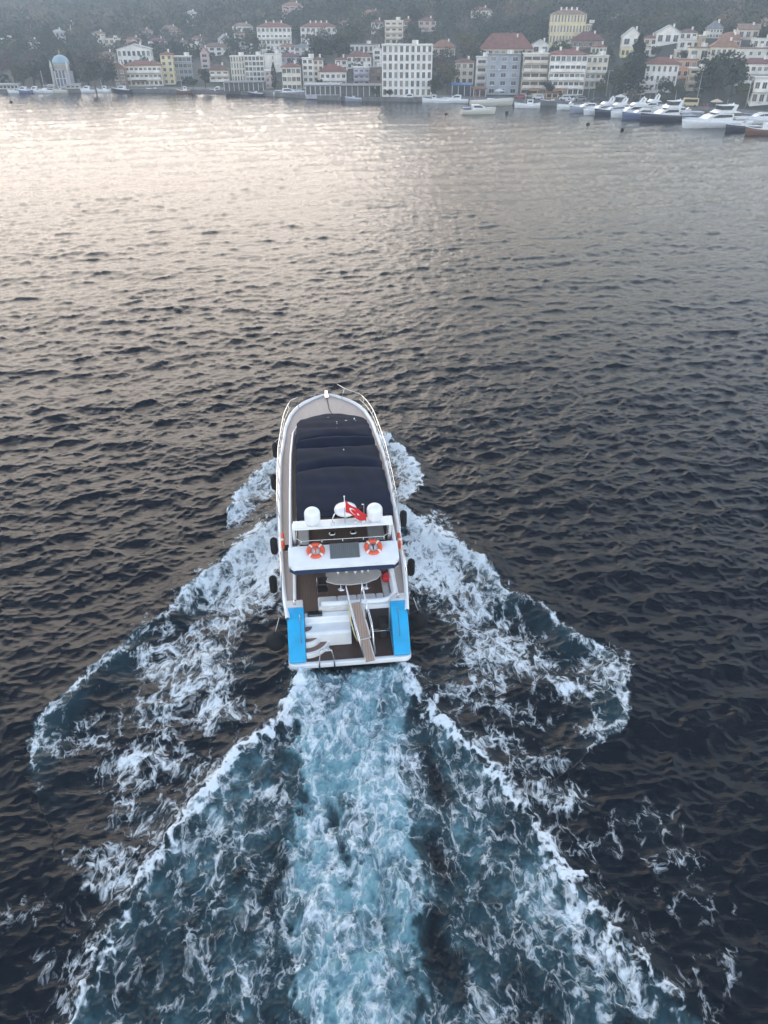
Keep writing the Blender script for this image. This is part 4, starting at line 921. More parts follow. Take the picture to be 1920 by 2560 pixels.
(702,752,142,160,'lilac','lilac grey house with a maroon roof behind the cream red roofed waterfront building',dict(fl=1,nc=4,rcol='maroon')),
(735,784,118,142,'pale','dull stone house below the second white hillside block',dict(fl=2,nc=3,rcol='grey')),
(232,262,84,104,'beige','faint beige house on the left slope beside the slim white tower like one',dict(fl=1,nc=3,rcol='tan')),
(340,380,78,96,'pink','dusty pink house on the slope above the small cream red roofed one',dict(fl=1,nc=4,rcol='tan')),
(1610,1640,122,142,'white','small white house with satellite dish above the bright red hip roof',dict(roof='flat',fl=1,nc=2)),
(1560,1612,212,238,'beige','low beige cafe under the dark conifers behind the marina',dict(roof='flat',fl=1,nc=5,cat='cafe',name='cafe')),
(1804,1846,90,112,'orange','small orange walled house right of the slate roofed grey house',dict(fl=1,nc=3,rcol='orange')),
(300,336,110,134,'beige','beige house with a rusty roof above the white pediment house',dict(fl=2,nc=3,rcol='orange',ds=8)),
(655,700,126,146,'pale','pale stone terrace house under the left half of the large white hillside apartment block',dict(roof='flat',fl=1,nc=4)),
(700,738,116,140,'white','white house with an orange roof under the gap between the two white hillside blocks',dict(fl=2,nc=3,rcol='orange')),
(784,808,150,206,'cream','narrow cream house between the slim white tower house and the wide red roof',dict(fl=4,nc=2,rcol='brown')),
(838,868,150,180,'white','white house peeping over the right end of the wide dull red roof',dict(fl=2,nc=2,rcol='red')),
(846,880,58,80,'pink','salmon pink house left of the pale grey house on the upper slope',dict(fl=2,nc=3,rcol='brown')),
(1250,1290,98,116,'cream','cream house behind the ridge of the brick red roofed house',dict(fl=1,nc=4,rcol='maroon')),
(1480,1516,118,138,'cream','cream attic house with a red roof directly above the pale cream block',dict(fl=1,nc=4,rcol='red')),
(1690,1722,126,150,'beige','beige house squeezed above the orange walled one',dict(roof='flat',fl=1,nc=3)),
(1800,1850,100,120,'pink','pink house with a broad tan roof above the long orange tiled roof',dict(fl=1,nc=4,rcol='orange',rh=.35)),
(1700,1742,82,100,'white','white cottage with a brown roof above the white terrace house',dict(fl=1,nc=3,rcol='brown')),
(1610,1642,96,116,'beige','beige cottage left of the arched window house',dict(fl=1,nc=2,rcol='red')),
(382,404,120,138,'pink','small pink house tucked behind the yellow tower roof',dict(fl=1,nc=2,rcol='red')),
(480,512,96,116,'white','white house with a red roof above the low brown roofed waterside row',dict(fl=1,nc=3,rcol='red')),
(250,288,136,160,'tan','weathered tan house half hidden in bare trees left of the waterfront',dict(fl=1,nc=3,rcol='brown')),
(286,314,172,220,'brown','reddish brown gabled wing at the left end of the cream waterfront block',dict(roof='gablef',fl=3,nc=2,rcol='orange',rh=.35)),
]
for b in B: house(*b[:6], **b[6])

# domed mosque by the water
x, y, zb, zt, w = place(132, 172, 162, 222)
mq = empty('mosque', (x, y, zb), 0, 'small domed mosque with a pale blue lead dome among trees at the left shore', 'mosque'); FOOT.append((x,y+w/2,w/2+1,w/2+1,0))
hh = zt-zb; hw = w/2
mb = MB(); mb.prism([(hw*.7,0),(hw,hw*.3),(hw,hw*1.7),(hw*.7,w),(-hw*.7,w),(-hw,hw*1.7),(-hw,hw*.3),(-hw*.7,0)], 'z', -3, hh*.72); mb.build('wall', W['lilac'], mq)
mb = MB(); mb.lathe([(hw*.98,hh*.722),(hw*.98,hh),(hw*1.04,hh+.1),(hw*1.04,hh+.4)], (0,hw,0), 8); mb.build('drum', W['pale'], mq)
M_LEAD = mat('lead_blue', (.30,.42,.48), .5, var=.2, vscale=.6)
mb = MB(); mb.lathe([(hw*1.02*math.cos(a),hh+.4+hw*.92*math.sin(a)) for a in np.linspace(0,1.52,12)], (0,hw,0), 32); dm = mb.build('dome', M_LEAD, mq)
mb = MB(); mb.lathe([(.25,0),(.12,.6),(.28,1.0),(.06,1.5),(.02,2.6)], (0,hw,hh+.4+hw*.9), 10); mb.build('finial', mat('gilded',(.55,.42,.15),.35,metal=.8), dm)
me = winmesh(.9, hh*.32)
for k in (-1,0,1):
    for z in (hh*.1, hh*.5*.9): o = link_mesh('window', me, mq); o.location = (k*hw*.42, 0, z)
for sg in (-1,1):
    mb = MB(); mb.lathe([(.5,-2),(.5,hh*.9),(.62,hh*.92),(.42,hh*1.0),(.05,hh*1.18)], (sg*hw*1.0,.2,0), 10); mb.build('corner_turret', W['pale'], mq)

# waterfront restaurant pavilion, terrace, awnings
def pavilion(px0, px1, pyt, pyb, wall, roofm, label, cat, name, n=6, h_over=0.8, glass=True, depth=7):
    x, y, zb, zt, w = place(px0, px1, pyt, pyb); r = empty(name, (x,y,zb), -math.atan2(x,y)*.5, label, cat); hw = w/2; h = zt-zb
    FOOT.append((x,y+depth/2,hw+1,depth/2+1,0))
    mb = MB(); mb.box(-hw,hw,.3,depth,-1,h); mb.build('wall', wall, r)
    mb = MB(); mb.prism([(-h_over,h-.05),(depth+.3,h+.05),(depth+.3,h+.35),(-h_over,h+.16)], 'x', -hw-.4, hw+.4); mb.build('roof', roofm, r)
    for i in range(n):
        mb = MB(); a = -hw+w*(i+.12)/n; mb.box(a,a+w/n*.76,.22,.29,.5,h-.5); mb.build('window' if glass else 'shutter', M_WIN if glass else W['brown'], r)
    for i in range(n+1):
        mb = MB(); a = -hw+w*i/n; mb.box(a-.1,a+.1,-h_over+.15,-h_over+.35,0,h-.06); mb.build('post', W['pale'], r)
    return r
pavilion(764,850,212,246,W['lilac'],RF['pale'],'lilac grey waterfront restaurant pavilion with a pale flat roof','restaurant','restaurant',7,1.5)
pavilion(852,952,214,249,W['dark'],RF['grey'],'dark waterfront restaurant pavilion beside the big white apartment block','restaurant','restaurant',7,1.5)
M_AWN = mat('blue_awning', (.02,.10,.26), .7); M_REDP = mat('red_brown_panel', (.28,.09,.07), .7)
pavilion(1130,1176,212,240,mat('blue_kiosk_wall',(.03,.09,.2),.6),M_AWN,'kiosk with a deep blue awning on the quay','kiosk','kiosk',3,2.2)
pavilion(1184,1214,222,243,M_REDP,RF['red'],'red brown kiosk on the quay right of the blue awning','kiosk','kiosk',2,1.2)
pavilion(1366,1394,232,247,mat('orange_kiosk_wall',(.50,.27,.08),.6),RF['brown'],'orange yellow kiosk on the quay before the wide white apartment block','kiosk','kiosk',2,.8)
pavilion(562,658,206,232,W['dark'],RF['grey'],'dark open sided terrace pavilion on the embankment below the grid fronted block','pavilion','pavilion',8,1.5,depth=6)
pavilion(0,44,212,228,W['pale'],RF['pale'],'low pale boathouse shed at the left edge of the quay','shed','boat_shed',5,1,depth=5)
pavilion(166,198,212,228,W['white'],RF['pale'],'small white ferry kiosk just right of the domed mosque','kiosk','kiosk',3,1,depth=5)
pavilion(120,134,214,226,W['white'],RF['pale'],'tiny white hut just left of the domed mosque','hut','hut',1,1,depth=4)

# ------------------------------------------------------------------ trees
def foliage_mat(name, c1, c2):
    m = bpy.data.materials.new(name); m.use_nodes = True; n, l = m.node_tree.nodes, m.node_tree.links; b = n['Principled BSDF']; b.inputs['Roughness'].default_value = .8; b.inputs['Specular IOR Level'].default_value = .2
    a = n.new('ShaderNodeAttribute'); a.attribute_name = 'tint'; r = n.new('ShaderNodeValToRGB'); r.color_ramp.elements[0].color = (*c1,1); r.color_ramp.elements[1].color = (*c2,1)
    l.new(a.outputs['Fac'], r.inputs[0]); l.new(r.outputs[0], b.inputs['Base Color']); return m
def leaf_cloud(pts, size, g, tint):
    n = len(pts); a = g.normal(size=(n,3)); a /= np.linalg.norm(a,axis=1)[:,None]; b = np.cross(a, g.normal(size=(n,3))); b /= np.linalg.norm(b,axis=1)[:,None]+1e-9
    s = (size*g.uniform(.6,1.35,n))[:,None]; a = a*s; b = b*s*g.uniform(.6,1,n)[:,None]
    v = np.stack([pts-a-b*.6, pts+a*.7-b, pts+a+b*.7, pts-a*.6+b],1).reshape(-1,3); return v, np.arange(4*n).reshape(-1,4), np.repeat(tint,4)
def crown_pts(kind, n, g):
    if kind == 'cone':
        h = g.uniform(0,1,n)**1.3; r = (1-h)**.8*.27*g.uniform(.55,1.1,n)*(1+.25*np.sin(h*34)); th = g.uniform(0,6.283,n)
        return np.stack([r*np.cos(th), r*np.sin(th), .08+h*.92],1)
    if kind == 'cypress':
        h = g.uniform(0,1,n); r = .085*np.sin(np.clip(h*.9+.12,0,1)*math.pi)**.6*g.uniform(.6,1.1,n); th = g.uniform(0,6.283,n); return np.stack([r*np.cos(th), r*np.sin(th), .05+h*.95],1)
    nb = 15; c = g.normal(size=(nb,3)); c /= np.linalg.norm(c,axis=1)[:,None]; c *= g.uniform(.12,.33,nb)[:,None]; c[:,2] = .62+c[:,2]*.85; rb = g.uniform(.10,.19,nb)
    k = g.integers(0,nb,n); d = g.normal(size=(n,3)); d /= np.linalg.norm(d,axis=1)[:,None]; return c[k]+d*(rb[k]*g.uniform(.55,1.08,n)**.6)[:,None]
TREEK = {}
def tree_kind(key, kind, c1, c2, n, leaf, seed):
    m = foliage_mat('foliage_'+key, c1, c2); out = []
    for v in range(3):
        g = np.random.default_rng(seed+v); p = crown_pts(kind, n, g); t = np.clip(.5+.35*np.sin(p[:,0]*17+p[:,2]*13+v)+g.normal(0,.2,n),0,1)
        vv, ff, tt = leaf_cloud(p, leaf, g, t); cm = np_mesh('crown_'+key, vv, ff, [m], {'tint': tt}, smooth=False)
        mb = MB(); mb.tube([(0,0,-.12),(.005,0,.1),(.01,.01,.35),(.0,.0,.6)], [.030,.024,.018,.008], 7)
        if kind == 'round':
            for k in range(6):
                a = k*1.05+v; mb.tube([(0,0,.22+.05*k),(.10*math.cos(a),.10*math.sin(a),.38+.05*k),(.22*math.cos(a),.22*math.sin(a),.52+.06*k)], [.012,.008,.003], 5)
        out.append((cm, mb.mesh('trunk', M_BARK)))
    TREEK[key] = out
M_BARK = mat('bark', (.07,.055,.045), .9)
tree_kind('dark', 'round', (.016,.028,.018), (.045,.065,.035), 1500, .026, 1)
tree_kind('green', 'round', (.03,.05,.025), (.075,.10,.05), 1300, .028, 11)
tree_kind('olive', 'round', (.07,.07,.035), (.15,.135,.06), 1200, .028, 21)
tree_kind('bare', 'round', (.075,.06,.055), (.15,.12,.105), 800, .018, 31)
tree_kind('conifer', 'cone', (.012,.024,.018), (.035,.055,.035), 1500, .022, 41)
tree_kind('cypress', 'cypress', (.014,.028,.020), (.035,.055,.035), 900, .018, 51)
_tn = 0
def tree(key, px, pyt, pyb, label, wscale=1.0, name=None, group=None, ds=0):
    global _tn
    x, y, zb, zt, w = place(px-5, px+5, pyt, pyb); y += ds
    root = empty(name or ('conifer' if key=='conifer' else 'cypress' if key=='cypress' else 'tree'), (x,y,zb), _tn*1.7, label, 'tree', group)
    cm, tm_ = TREEK[key][_tn % 3]; _tn += 1; h = zt-zb
    c = link_mesh('crown', cm, root); t = link_mesh('trunk', tm_, root)
    for o in (c,t): o.scale = (h*wscale, h*wscale, h)
T_ = [
('dark',1800,128,262,'biggest dark evergreen tree, beside the marina at the right',1.15),('dark',1760,176,256,'lower left shoulder tree of the biggest dark evergreen',1.1),
('dark',1838,136,240,'dark tree right behind the biggest evergreen, before the pale grey villa',.9),('olive',1862,200,262,'grey olive tree right of the biggest dark evergreen',1.1),
('conifer',1592,84,232,'tallest dark conifer, behind the marina',1.15),('conifer',1580,150,238,'shorter dark conifer left of the tallest one',1.4),('green',1556,150,238,'mottled green tree among white parasols left of the tall conifers',1.0),
('green',1536,160,232,'mid green tree behind the thin lamp post',.9),('olive',1503,196,242,'yellowish autumn tree at the foot of the pale cream block',1.1),('dark',1664,194,246,'dark round tree in front of the white house with the bright red hip roof',1.2),
('green',1690,205,250,'green tree right of the dark round one behind the marina',1.1),('conifer',1522,112,158,'small dark conifer right of the pale cream block roof',1.5),('dark',1372,200,244,'dark tree standing between the beige and wide white apartment blocks',.9),
('olive',1166,78,150,'broad golden brown autumn tree behind the slate grey block',1.35),('bare',1108,122,218,'brown leafless tree right of the big white apartment block',1.3),('olive',1120,150,232,'brownish olive tree at the foot of the leafless one',1.0),
('dark',1090,196,245,'dark shrub like tree beside the big white apartment block corner',1.2),('dark',974,222,250,'low dark tree before the left of the big white apartment block',1.4),('green',940,216,250,'green tree between restaurant pavilion and big white apartment block',1.3),
('dark',802,88,172,'large dark tree left of the hillside above the wide red roofed house',1.25),('dark',846,84,166,'large dark tree right neighbour above the wide red roofed house',1.3),('green',876,60,128,'greenish brown tree below the orange walled hillside house',1.2),
('cypress',745,72,132,'thin dark cypress between the two white hillside blocks',1.1),('dark',683,36,66,'single dark tree behind the roof of the large white hillside apartment block',1.1),('olive',622,82,124,'olive tree beside the pale tall narrow house',1.0),
('dark',640,92,140,'dark tree at the left corner of the large white hillside apartment block',.7),('cypress',684,156,222,'dark cypress in front of the slim pink house',1.2),('green',482,190,226,'green tree below the glass fronted block',1.2),
('dark',512,170,222,'dark tree at the foot of the pink house',1.0),('cypress',118,138,218,'left cypress flanking the blue dome',1.6),('cypress',178,128,218,'tall cypress right of the blue dome',1.5),
('dark',126,62,132,'tall dark tree left of the lilac hill house',.7),('bare',30,112,214,'bare brownish tree at the far left shore',1.25),('bare',76,120,216,'bare greyish tree second from the left shore edge',1.3),
('green',54,158,220,'hazy green tree between the two bare ones at the left shore',1.3),('bare',214,110,216,'wide bare tree right of the tall cypress at the mosque',1.25),('bare',252,122,214,'bare tree left of the weathered tan house',1.2),
('dark',232,150,222,'dark green tree in front of the wide bare ones',1.0),('dark',280,156,220,'dark tree at the left corner of the cream waterfront block',.9),('dark',98,150,220,'dark tree left of the left cypress',1.0),
('green',450,84,122,'green tree clump above the beige square house',1.3),('conifer',1484,58,110,'dark conifer right of the yellow mansion wing',1.4),('conifer',1358,52,118,'dark conifer left of the yellow mansion',1.2),
('dark',1032,52,104,'dark tree between the red brown house and the pink villa',1.1),('bare',1010,90,124,'bare thicket tree above the big white apartment block roof',1.6),('green',1640,110,146,'green tree beneath the arched window house',1.4),
('dark',1708,124,170,'dark tree left of the cream house with blank panels',.8),('olive',1400,226,246,'tiny olive tree at the base of the wide white apartment block',1.2),('green',1320,222,246,'bush like green tree under the beige balconies',1.3),('conifer',1268,96,126,'small conifer poking above the brick red roofed house',1.3)]
for t in T_: tree(t[0], t[1], t[2], t[3], t[4], t[5])

# woodland: everything else that grows on the slopes, as one mass
g = np.random.default_rng(77); N0 = 19000
tx = g.uniform(-560, 330, N0); td = 13+g.uniform(0,1,N0)**.8*760; ty = shore_y(tx)+td
ang_ = np.abs(tx/ty); keep = ang_ < .62
dens = np.interp(td, [13,40,110,200], [.40,.55,.8,1.0]); keep &= g.uniform(0,1,N0) < dens
for (fx,fy,a,b,an) in FOOT:
    c, s2 = math.cos(an), math.sin(an); dx = tx-fx; dy = ty-fy; u = dx*c+dy*s2; v = -dx*s2+dy*c; keep &= ~((np.abs(u) < a+1.6) & (np.abs(v) < b+1.6))
    # leave the view of the facade open
    dist = math.hypot(fx,fy); ux, uy = fx/dist, fy/dist; along = tx*ux+ty*uy; lat = np.abs(-tx*uy+ty*ux); keep &= ~((lat < a+1) & (along > dist-b-8) & (along < dist))
tx, ty, td = tx[keep], ty[keep], td[keep]; tz = terrain(tx,ty)
vs, fs, ts = [], [], []; off = 0
hue = vnoise(tx,ty,45,5.5)+vnoise(tx,ty,17,2.2)*.7+g.normal(0,.35,len(tx))
for i in range(len(tx)):
    far = td[i] > 230; n = 45 if far else 110; r = g.uniform(2.2,6.4)*(1.15 if far else .85)*(1 if td[i] > 110 else .62); h = r*g.uniform(1.1,1.8)
    d = g.normal(size=(n,3)); d /= np.linalg.norm(d,axis=1)[:,None]; d[:,2] = np.abs(d[:,2])*1.0-.15; rad = r*g.uniform(.6,1.05,n)*(1+.22*np.sin(d[:,0]*7+i)*np.cos(d[:,1]*6+i*.7))
    p = np.stack([tx[i]+d[:,0]*rad, ty[i]+d[:,1]*rad, tz[i]+r*.5+d[:,2]*rad/r*h],1)
    base = .12 if hue[i] < .0 else (.42 if hue[i] < .55 else (.68 if hue[i] < 1.0 else .92)); t = np.clip(base+g.normal(0,.09,n)+.13*math.sin(i*1.7),0,1)
    v, f, t = leaf_cloud(p, (.85 if far else .5)*(r/4)**.5, g, t); vs.append(v); fs.append(f+off); ts.append(t); off += len(v)
mw = bpy.data.materials.new('woodland_foliage'); mw.use_nodes = True; n_, l_ = mw.node_tree.nodes, mw.node_tree.links; b_ = n_['Principled BSDF']; b_.inputs['Roughness'].default_value = .85; b_.inputs['Specular IOR Level'].default_value = .15
a_ = n_.new('ShaderNodeAttribute'); a_.attribute_name = 'tint'; r_ = n_.new('ShaderNodeValToRGB'); e = r_.color_ramp.elements; e[0].position = .05; e[0].color = (.016,.034,.020,1); e[1].position = .98; e[1].color = (.19,.145,.065,1)
for p_, c_ in ((.28,(.035,.062,.033,1)),(.45,(.065,.090,.048,1)),(.66,(.115,.095,.082,1)),(.80,(.145,.122,.10,1))): q_ = e.new(p_); q_.color = c_
l_.new(a_.outputs['Fac'], r_.inputs[0]); l_.new(r_.outputs[0], b_.inputs['Base Color'])
wd_ = link_mesh('woodland', np_mesh('woodland', np.concatenate(vs), np.concatenate(fs), [mw], {'tint': np.concatenate(ts)}, smooth=False)); tag(wd_, kind='stuff')
print('woodland crowns', len(tx))
# ------------------------------------------------------------------ moored boats
M_HNAVY = mat('hull_navy', (.012,.018,.045), .3, coat=.3); M_HBROWN = mat('hull_varnish', (.16,.07,.04), .4); M_HGREY = mat('hull_grey', (.28,.30,.36), .35); M_HCREAM = mat('hull_cream', (.60,.57,.48), .4); M_HBLUE = mat('hull_slate_blue', (.10,.13,.24), .35)
HM = dict(white=M_WHITE, navy=M_HNAVY, brown=M_HBROWN, grey=M_HGREY, cream=M_HCREAM, slate=M_HBLUE)
_bc = {}
def moored(px, py, L, deg, hull, style, label, cat='motorboat', name=None, group='boats moored along the shore'):
    p = at(px, py, 0.0)
    root = empty(name or ('yacht' if cat=='yacht' else 'fishing_boat' if cat=='fishing boat' else 'motorboat'), (p.x,p.y,0), R(deg), label, cat, group)
    Bm = L*(.27 if L > 10 else .32)/2; fb = .95+L*.068; hm = HM[hull]
    mb = MB(); rows = {1:[],-1:[]}
    for i in range(15):
        t = i/14; y = (t-.5)*L; w = Bm*(1-max(0,(t-.45)/.55)**2.3); w = max(w,.02); sh = fb*(.78+.42*t*t) if style!='fish' else fb*(.8+.7*(2*t-.9)**2*.5); rk = .09*L*max(0,t-.6)
        for sg in (1,-1): rows[sg].append([(sg*w*.96,y+rk,sh-.06),(sg*w,y+rk,sh),(sg*w*.97,y+rk*.7,sh*.6),(sg*w*.86,y+rk*.2,.1),(sg*w*.6,y,-.3),(0,y,-.5)])
    mb.grid(rows[1]); mb.grid(rows[-1], flip=True); r0 = rows[1][0]; l0 = rows[-1][0]; pts = r0[1:]+l0[1:-1][::-1]; mb.add(pts, [tuple(range(len(pts)))]); mb.build('hull', hm, root)
    mb = MB(); mb.grid([[a[0],(0,a[0][1],a[0][2]+.04),b[0]] for a,b in zip(rows[-1],rows[1])], flip=True); mb.build('deck', M_OFFW, root)
    if hull in ('navy','slate','brown','grey'):
        mb = MB()
        for sg in (1,-1): mb.grid([[(sg*(abs(r[1][0])+.02),r[1][1],r[1][2]+.02),(sg*(abs(r[1][0])+.03),r[1][1],r[1][2]-.14)] for r in rows[1]], flip=sg<0)
        mb.build('rubbing_strake', M_WHITE, root)
    if style in ('cruiser','fly','big'):
        cw = Bm*.78; z0 = fb*.85; h = 1.15 if L < 13 else 1.5; a0, a1 = -.20*L, .24*L
        mb = MB(); mb.prism([(a0,z0),(a0,z0+h),(a0+.22*L,z0+h+.12),(a1-.10*L,z0+h*.72),(a1,z0+.05),(a1,z0-.2),(a0,z0-.2)], 'x', -cw, cw); mb.build('cabin', M_WHITE, root, bevel=.08)
        for sg in (-1,1):
            mb = MB(); q = sorted((sg*(cw+.005),sg*(cw+.035))); mb.prism([(a0+.4,z0+h*.42),(a0+.5,z0+h*.84),(a0+.23*L,z0+h*.86),(a1-.12*L,z0+h*.5),(a1-.15*L,z0+h*.34)], 'x', *q); mb.build('side_window', M_GLASSD, root)
        mb = MB(); y1, y2 = a0+.235*L, a1-.115*L; zt1, zt2 = z0+h+.10, z0+h*.76; mb.add([(-cw*.85,y1,zt1+.02),(cw*.85,y1,zt1+.02),(cw*.85,y2,zt2+.02),(-cw*.85,y2,zt2+.02),(-cw*.85,y1,zt1-.1),(cw*.85,y1,zt1-.1),(cw*.85,y2,zt2-.1),(-cw*.85,y2,zt2-.1)], [(0,1,2,3),(7,6,5,4),(0,4,5,1),(1,5,6,2),(2,6,7,3),(3,7,4,0)]); mb.build('windscreen', M_GLASSD, root)
        if style in ('fly','big'):
            zf = z0+h+.13
            mb = MB(); mb.prism([(a0-.12*L,zf),(a0-.12*L,zf+.1),(a0,zf+.65),(a0+.20*L,zf+.75),(a0+.27*L,zf+.1),(a0+.27*L,zf)], 'x', -cw*.9, cw*.9); mb.build('flybridge', M_WHITE, root, bevel=.05)
            if style == 'big':
                mb = MB(); mb.box(-cw*.85,cw*.85,a0,a0+.2*L,zf+1.75,zf+1.85); mb.build('hardtop', M_WHITE, root)
                mb = MB(); mb.box(-cw*.8,cw*.8,a0+.01*L,a0+.19*L,zf+.8,zf+1.74); mb.build('enclosure', M_GLASSD, root)
            mb = MB(); mb.prism([(a0-.02*L,zf+.5),(a0-.05*L,zf+1.9),(a0,zf+1.9),(a0+.05*L,zf+.6)], 'x', -cw*.85, -cw*.80); mb.prism([(a0-.02*L,zf+.5),(a0-.05*L,zf+1.9),(a0,zf+1.9),(a0+.05*L,zf+.6)], 'x', cw*.80, cw*.85); mb.box(-cw*.85,cw*.85,a0-.05*L,a0,zf+1.85,zf+1.98); mb.lathe([(.22,1.98),(.26,2.1),(.2,2.3),(.05,2.4)], (0,a0-.02*L,zf), 12); mb.build('radar_arch', M_WHITE, root)
    elif style == 'fish':
        mb = MB(); mb.box(-Bm*.5,Bm*.5,-.22*L,.02*L,fb*.7,fb*.7+1.5); mb.build('wheelhouse', M_WHITE, root, bevel=.05)
        mb = MB(); mb.box(-Bm*.52,Bm*.52,-.18*L,-.02*L,fb*.7+.75,fb*.7+1.25); mb.build('window_band', M_GLASSD, root)
        mb = MB(); mb.tube([(0,.1*L,fb*.7),(0,.1*L,fb+3.2)], .06, 6); mb.build('mast', M_OFFW, root)
    elif style == 'open':
        mb = MB(); mb.box(-Bm*.35,Bm*.35,-.1*L,.06*L,fb*.7,fb*.7+.8); mb.build('console', M_OFFW, root, bevel=.05)
        mb = MB(); mb.prism([(.04*L,fb*.7+.8),(-.02*L,fb*.7+1.25),(-.03*L,fb*.7+1.25),(.02*L,fb*.7+.8)], 'x', -Bm*.33, Bm*.33); mb.build('windscreen', M_GLASSD, root)
    elif style == 'sail':
        mb = MB(); mb.prism([(-.1*L,fb*.8),(-.08*L,fb+.5),(.18*L,fb+.45),(.25*L,fb*.8)], 'x', -Bm*.55, Bm*.55); mb.build('cabin', M_WHITE, root, bevel=.05)
        mb = MB(); mb.tube([(0,.08*L,fb),(0,.08*L,fb+L*1.1)], .09, 6); mb.tube([(0,.08*L,fb+1.2),(0,-.35*L,fb+1.1)], .10, 6); mb.build('mast', M_OFFW, root)
    if style in ('fly','big','cruiser') and L > 9.5:
        mb = MB(); mb.tube([(0,-.12*L,fb+1.5),(0,-.12*L,fb+4.6)], .035, 5); mb.build('antenna', M_OFFW, root)
        mb = MB(); top = [(sg*abs(r[1][0])*.96, r[1][1], r[1][2]+.62) for sg,r in [(-1,r) for r in rows[1][7:]]+[(1,r) for r in rows[1][7:][::-1]]]; mb.tube(top, .03, 5)
        for q_ in top[::2]: mb.tube([q_,(q_[0],q_[1],q_[2]-.6)], .025, 4)
        mb.build('bow_rail', M_CHROME, root)
        mb = MB(); mb.box(-Bm*.75,Bm*.75,-.46*L,-.24*L,fb*.85,fb*.85+.5); mb.build('cockpit_cover', random.Random(L*7+px).choice((M_CANVAS, M_HBLUE, M_OFFW, M_HGREY)), root, bevel=.12)
    return root
BL = [ # px,py(waterline centre),length,heading deg (0 = bow away),hull,style,label,cat
(1195,285,11,-80,'cream','cruiser','cream cabin cruiser anchored alone off the quay, nearest the middle of the bay','motorboat'),
(1228,263,15,-84,'cream','open','long low cream work boat behind the lone cream cruiser','motorboat'),
(1140,257,9,80,'white','cruiser','white cruiser moored below the blue awning kiosk','motorboat'),
(1108,257,7,84,'white','open','small open boat left of the white cruiser below the blue awning','motorboat'),
(1080,256,7,82,'white','fish','little white fishing boat off the right corner of the big white apartment block','fishing boat'),
(1022,253,8,86,'white','cruiser','white cruiser moored in front of the big white apartment block','motorboat'),
(1318,270,8.5,82,'white','fish','round hulled white fishing boat left of the dark pontoon gap','fishing boat'),
(1425,274,9.2,101,'white','open','small speedboat at the left end of the marina row','motorboat'),
(1468,281,11.6,99,'grey','cruiser','grey hulled cruiser second from the left in the marina row','motorboat'),
(1506,286,12.2,97,'white','fly','white flybridge cruiser left of the navy hulled one in the marina row','yacht'),
(1537,289,12.8,96,'navy','fly','navy hulled flybridge cruiser with white waterline in the middle of the marina row','yacht'),
(1580,293,13.4,97,'white','fly','white high bowed flybridge cruiser right of the navy hulled one','yacht'),
(1604,297,12.2,98,'slate','cruiser','slate blue hulled cruiser tucked beside the long navy yacht','motorboat'),
(1664,302,15.9,102,'navy','big','long navy hulled yacht with a white cabin and enclosed upper deck','yacht'),
(1786,318,19.5,101,'white','big','largest white moored yacht with a glazed wheelhouse, near the right edge','yacht'),
(1856,328,10.4,104,'navy','open','small navy hulled tender in front of the largest white moored yacht','motorboat'),
(1908,336,11,105,'brown','fish','varnished brown wooden boat at the right edge','fishing boat'),
(1900,308,12.2,100,'white','cruiser','white cruiser behind the varnished brown wooden boat','motorboat'),
(1716,290,9.8,98,'grey','open','grey open boat between the navy yacht and the largest white yacht','motorboat'),
(1440,262,8.5,106,'white','cruiser','white cruiser lying at the quay behind the grey hulled one','motorboat'),
(1380,262,8,90,'slate','open','dark flat workboat at the pontoon right of the round hulled fishing boat','motorboat'),
(1622,278,11,98,'cream','fly','cream flybridge boat in the second row behind the slate blue cruiser','yacht'),
(1672,281,11,98,'white','cruiser','white cruiser in the second row behind the long navy yacht','motorboat'),
(722,240,12,-86,'white','cruiser','long white cruiser moored before the cream red roofed waterfront building','motorboat'),
(544,233,6,86,'white','cruiser','small white cruiser moored under the dark embankment pavilion','motorboat'),
(388,231,7,88,'white','open','low white boat moored before the cream waterfront block','motorboat'),
(306,231,8,80,'navy','cruiser','navy hulled boat at the left end of the cream waterfront block','motorboat'),
(260,231,6,84,'white','fish','white fishing boat right of the white ferry kiosk','fishing boat'),
(218,231,7,86,'white','cruiser','white cruiser nearest right of the domed mosque','motorboat'),
(60,233,7,84,'slate','cruiser','slate hulled cruiser at the far left quay','motorboat'),
(35,233,5,84,'white','open','tiny white boat left of the slate hulled one at the far left quay','motorboat'),
(88,232,6,88,'white','cruiser','white cruiser right of the slate hulled one at the far left quay','motorboat'),
(116,232,6,88,'white','sail','small white sailing boat with bare mast just left of the mosque','sailing boat'),
(152,232,6,90,'cream','open','cream open boat directly in front of the mosque','motorboat'),
(460,233,6,90,'brown','fish','reddish brown wooden boat below the glass fronted block','fishing boat'),
(640,240,6,88,'navy','open','dark open boat at the right end of the embankment pavilion','motorboat'),
(884,253,6,88,'grey','open','grey open boat in front of the dark restaurant pavilion','motorboat'),
]
for b in BL: moored(*b)
# mooring buoys
for px,py,lb,pole in ((28,257,'dark channel buoy with a thin pole off the far left quay',True),(1116,287,'dark mooring buoy left of the lone cream cruiser',False),(1267,283,'dark mooring buoy right of the lone cream cruiser',False),(1470,312,'dark mooring buoy in front of the marina row',False),(1556,326,'faint mooring buoy nearest the camera, off the marina',False)):
    p = at(px,py,0); r = empty('mooring_buoy', (p.x,p.y,0), 0, lb, 'buoy', 'mooring buoys on the bay'); mb = MB(); mb.lathe([(.1,-.3),(.5,-.1),(.55,.2),(.35,.55),(.08,.65)], (0,0,0), 14); mb.build('float', M_RUBBER, r)
    if pole: mb = MB(); mb.tube([(0,0,.6),(0,0,3.2)], .09, 6); mb.build('pole', M_RUBBER, r)
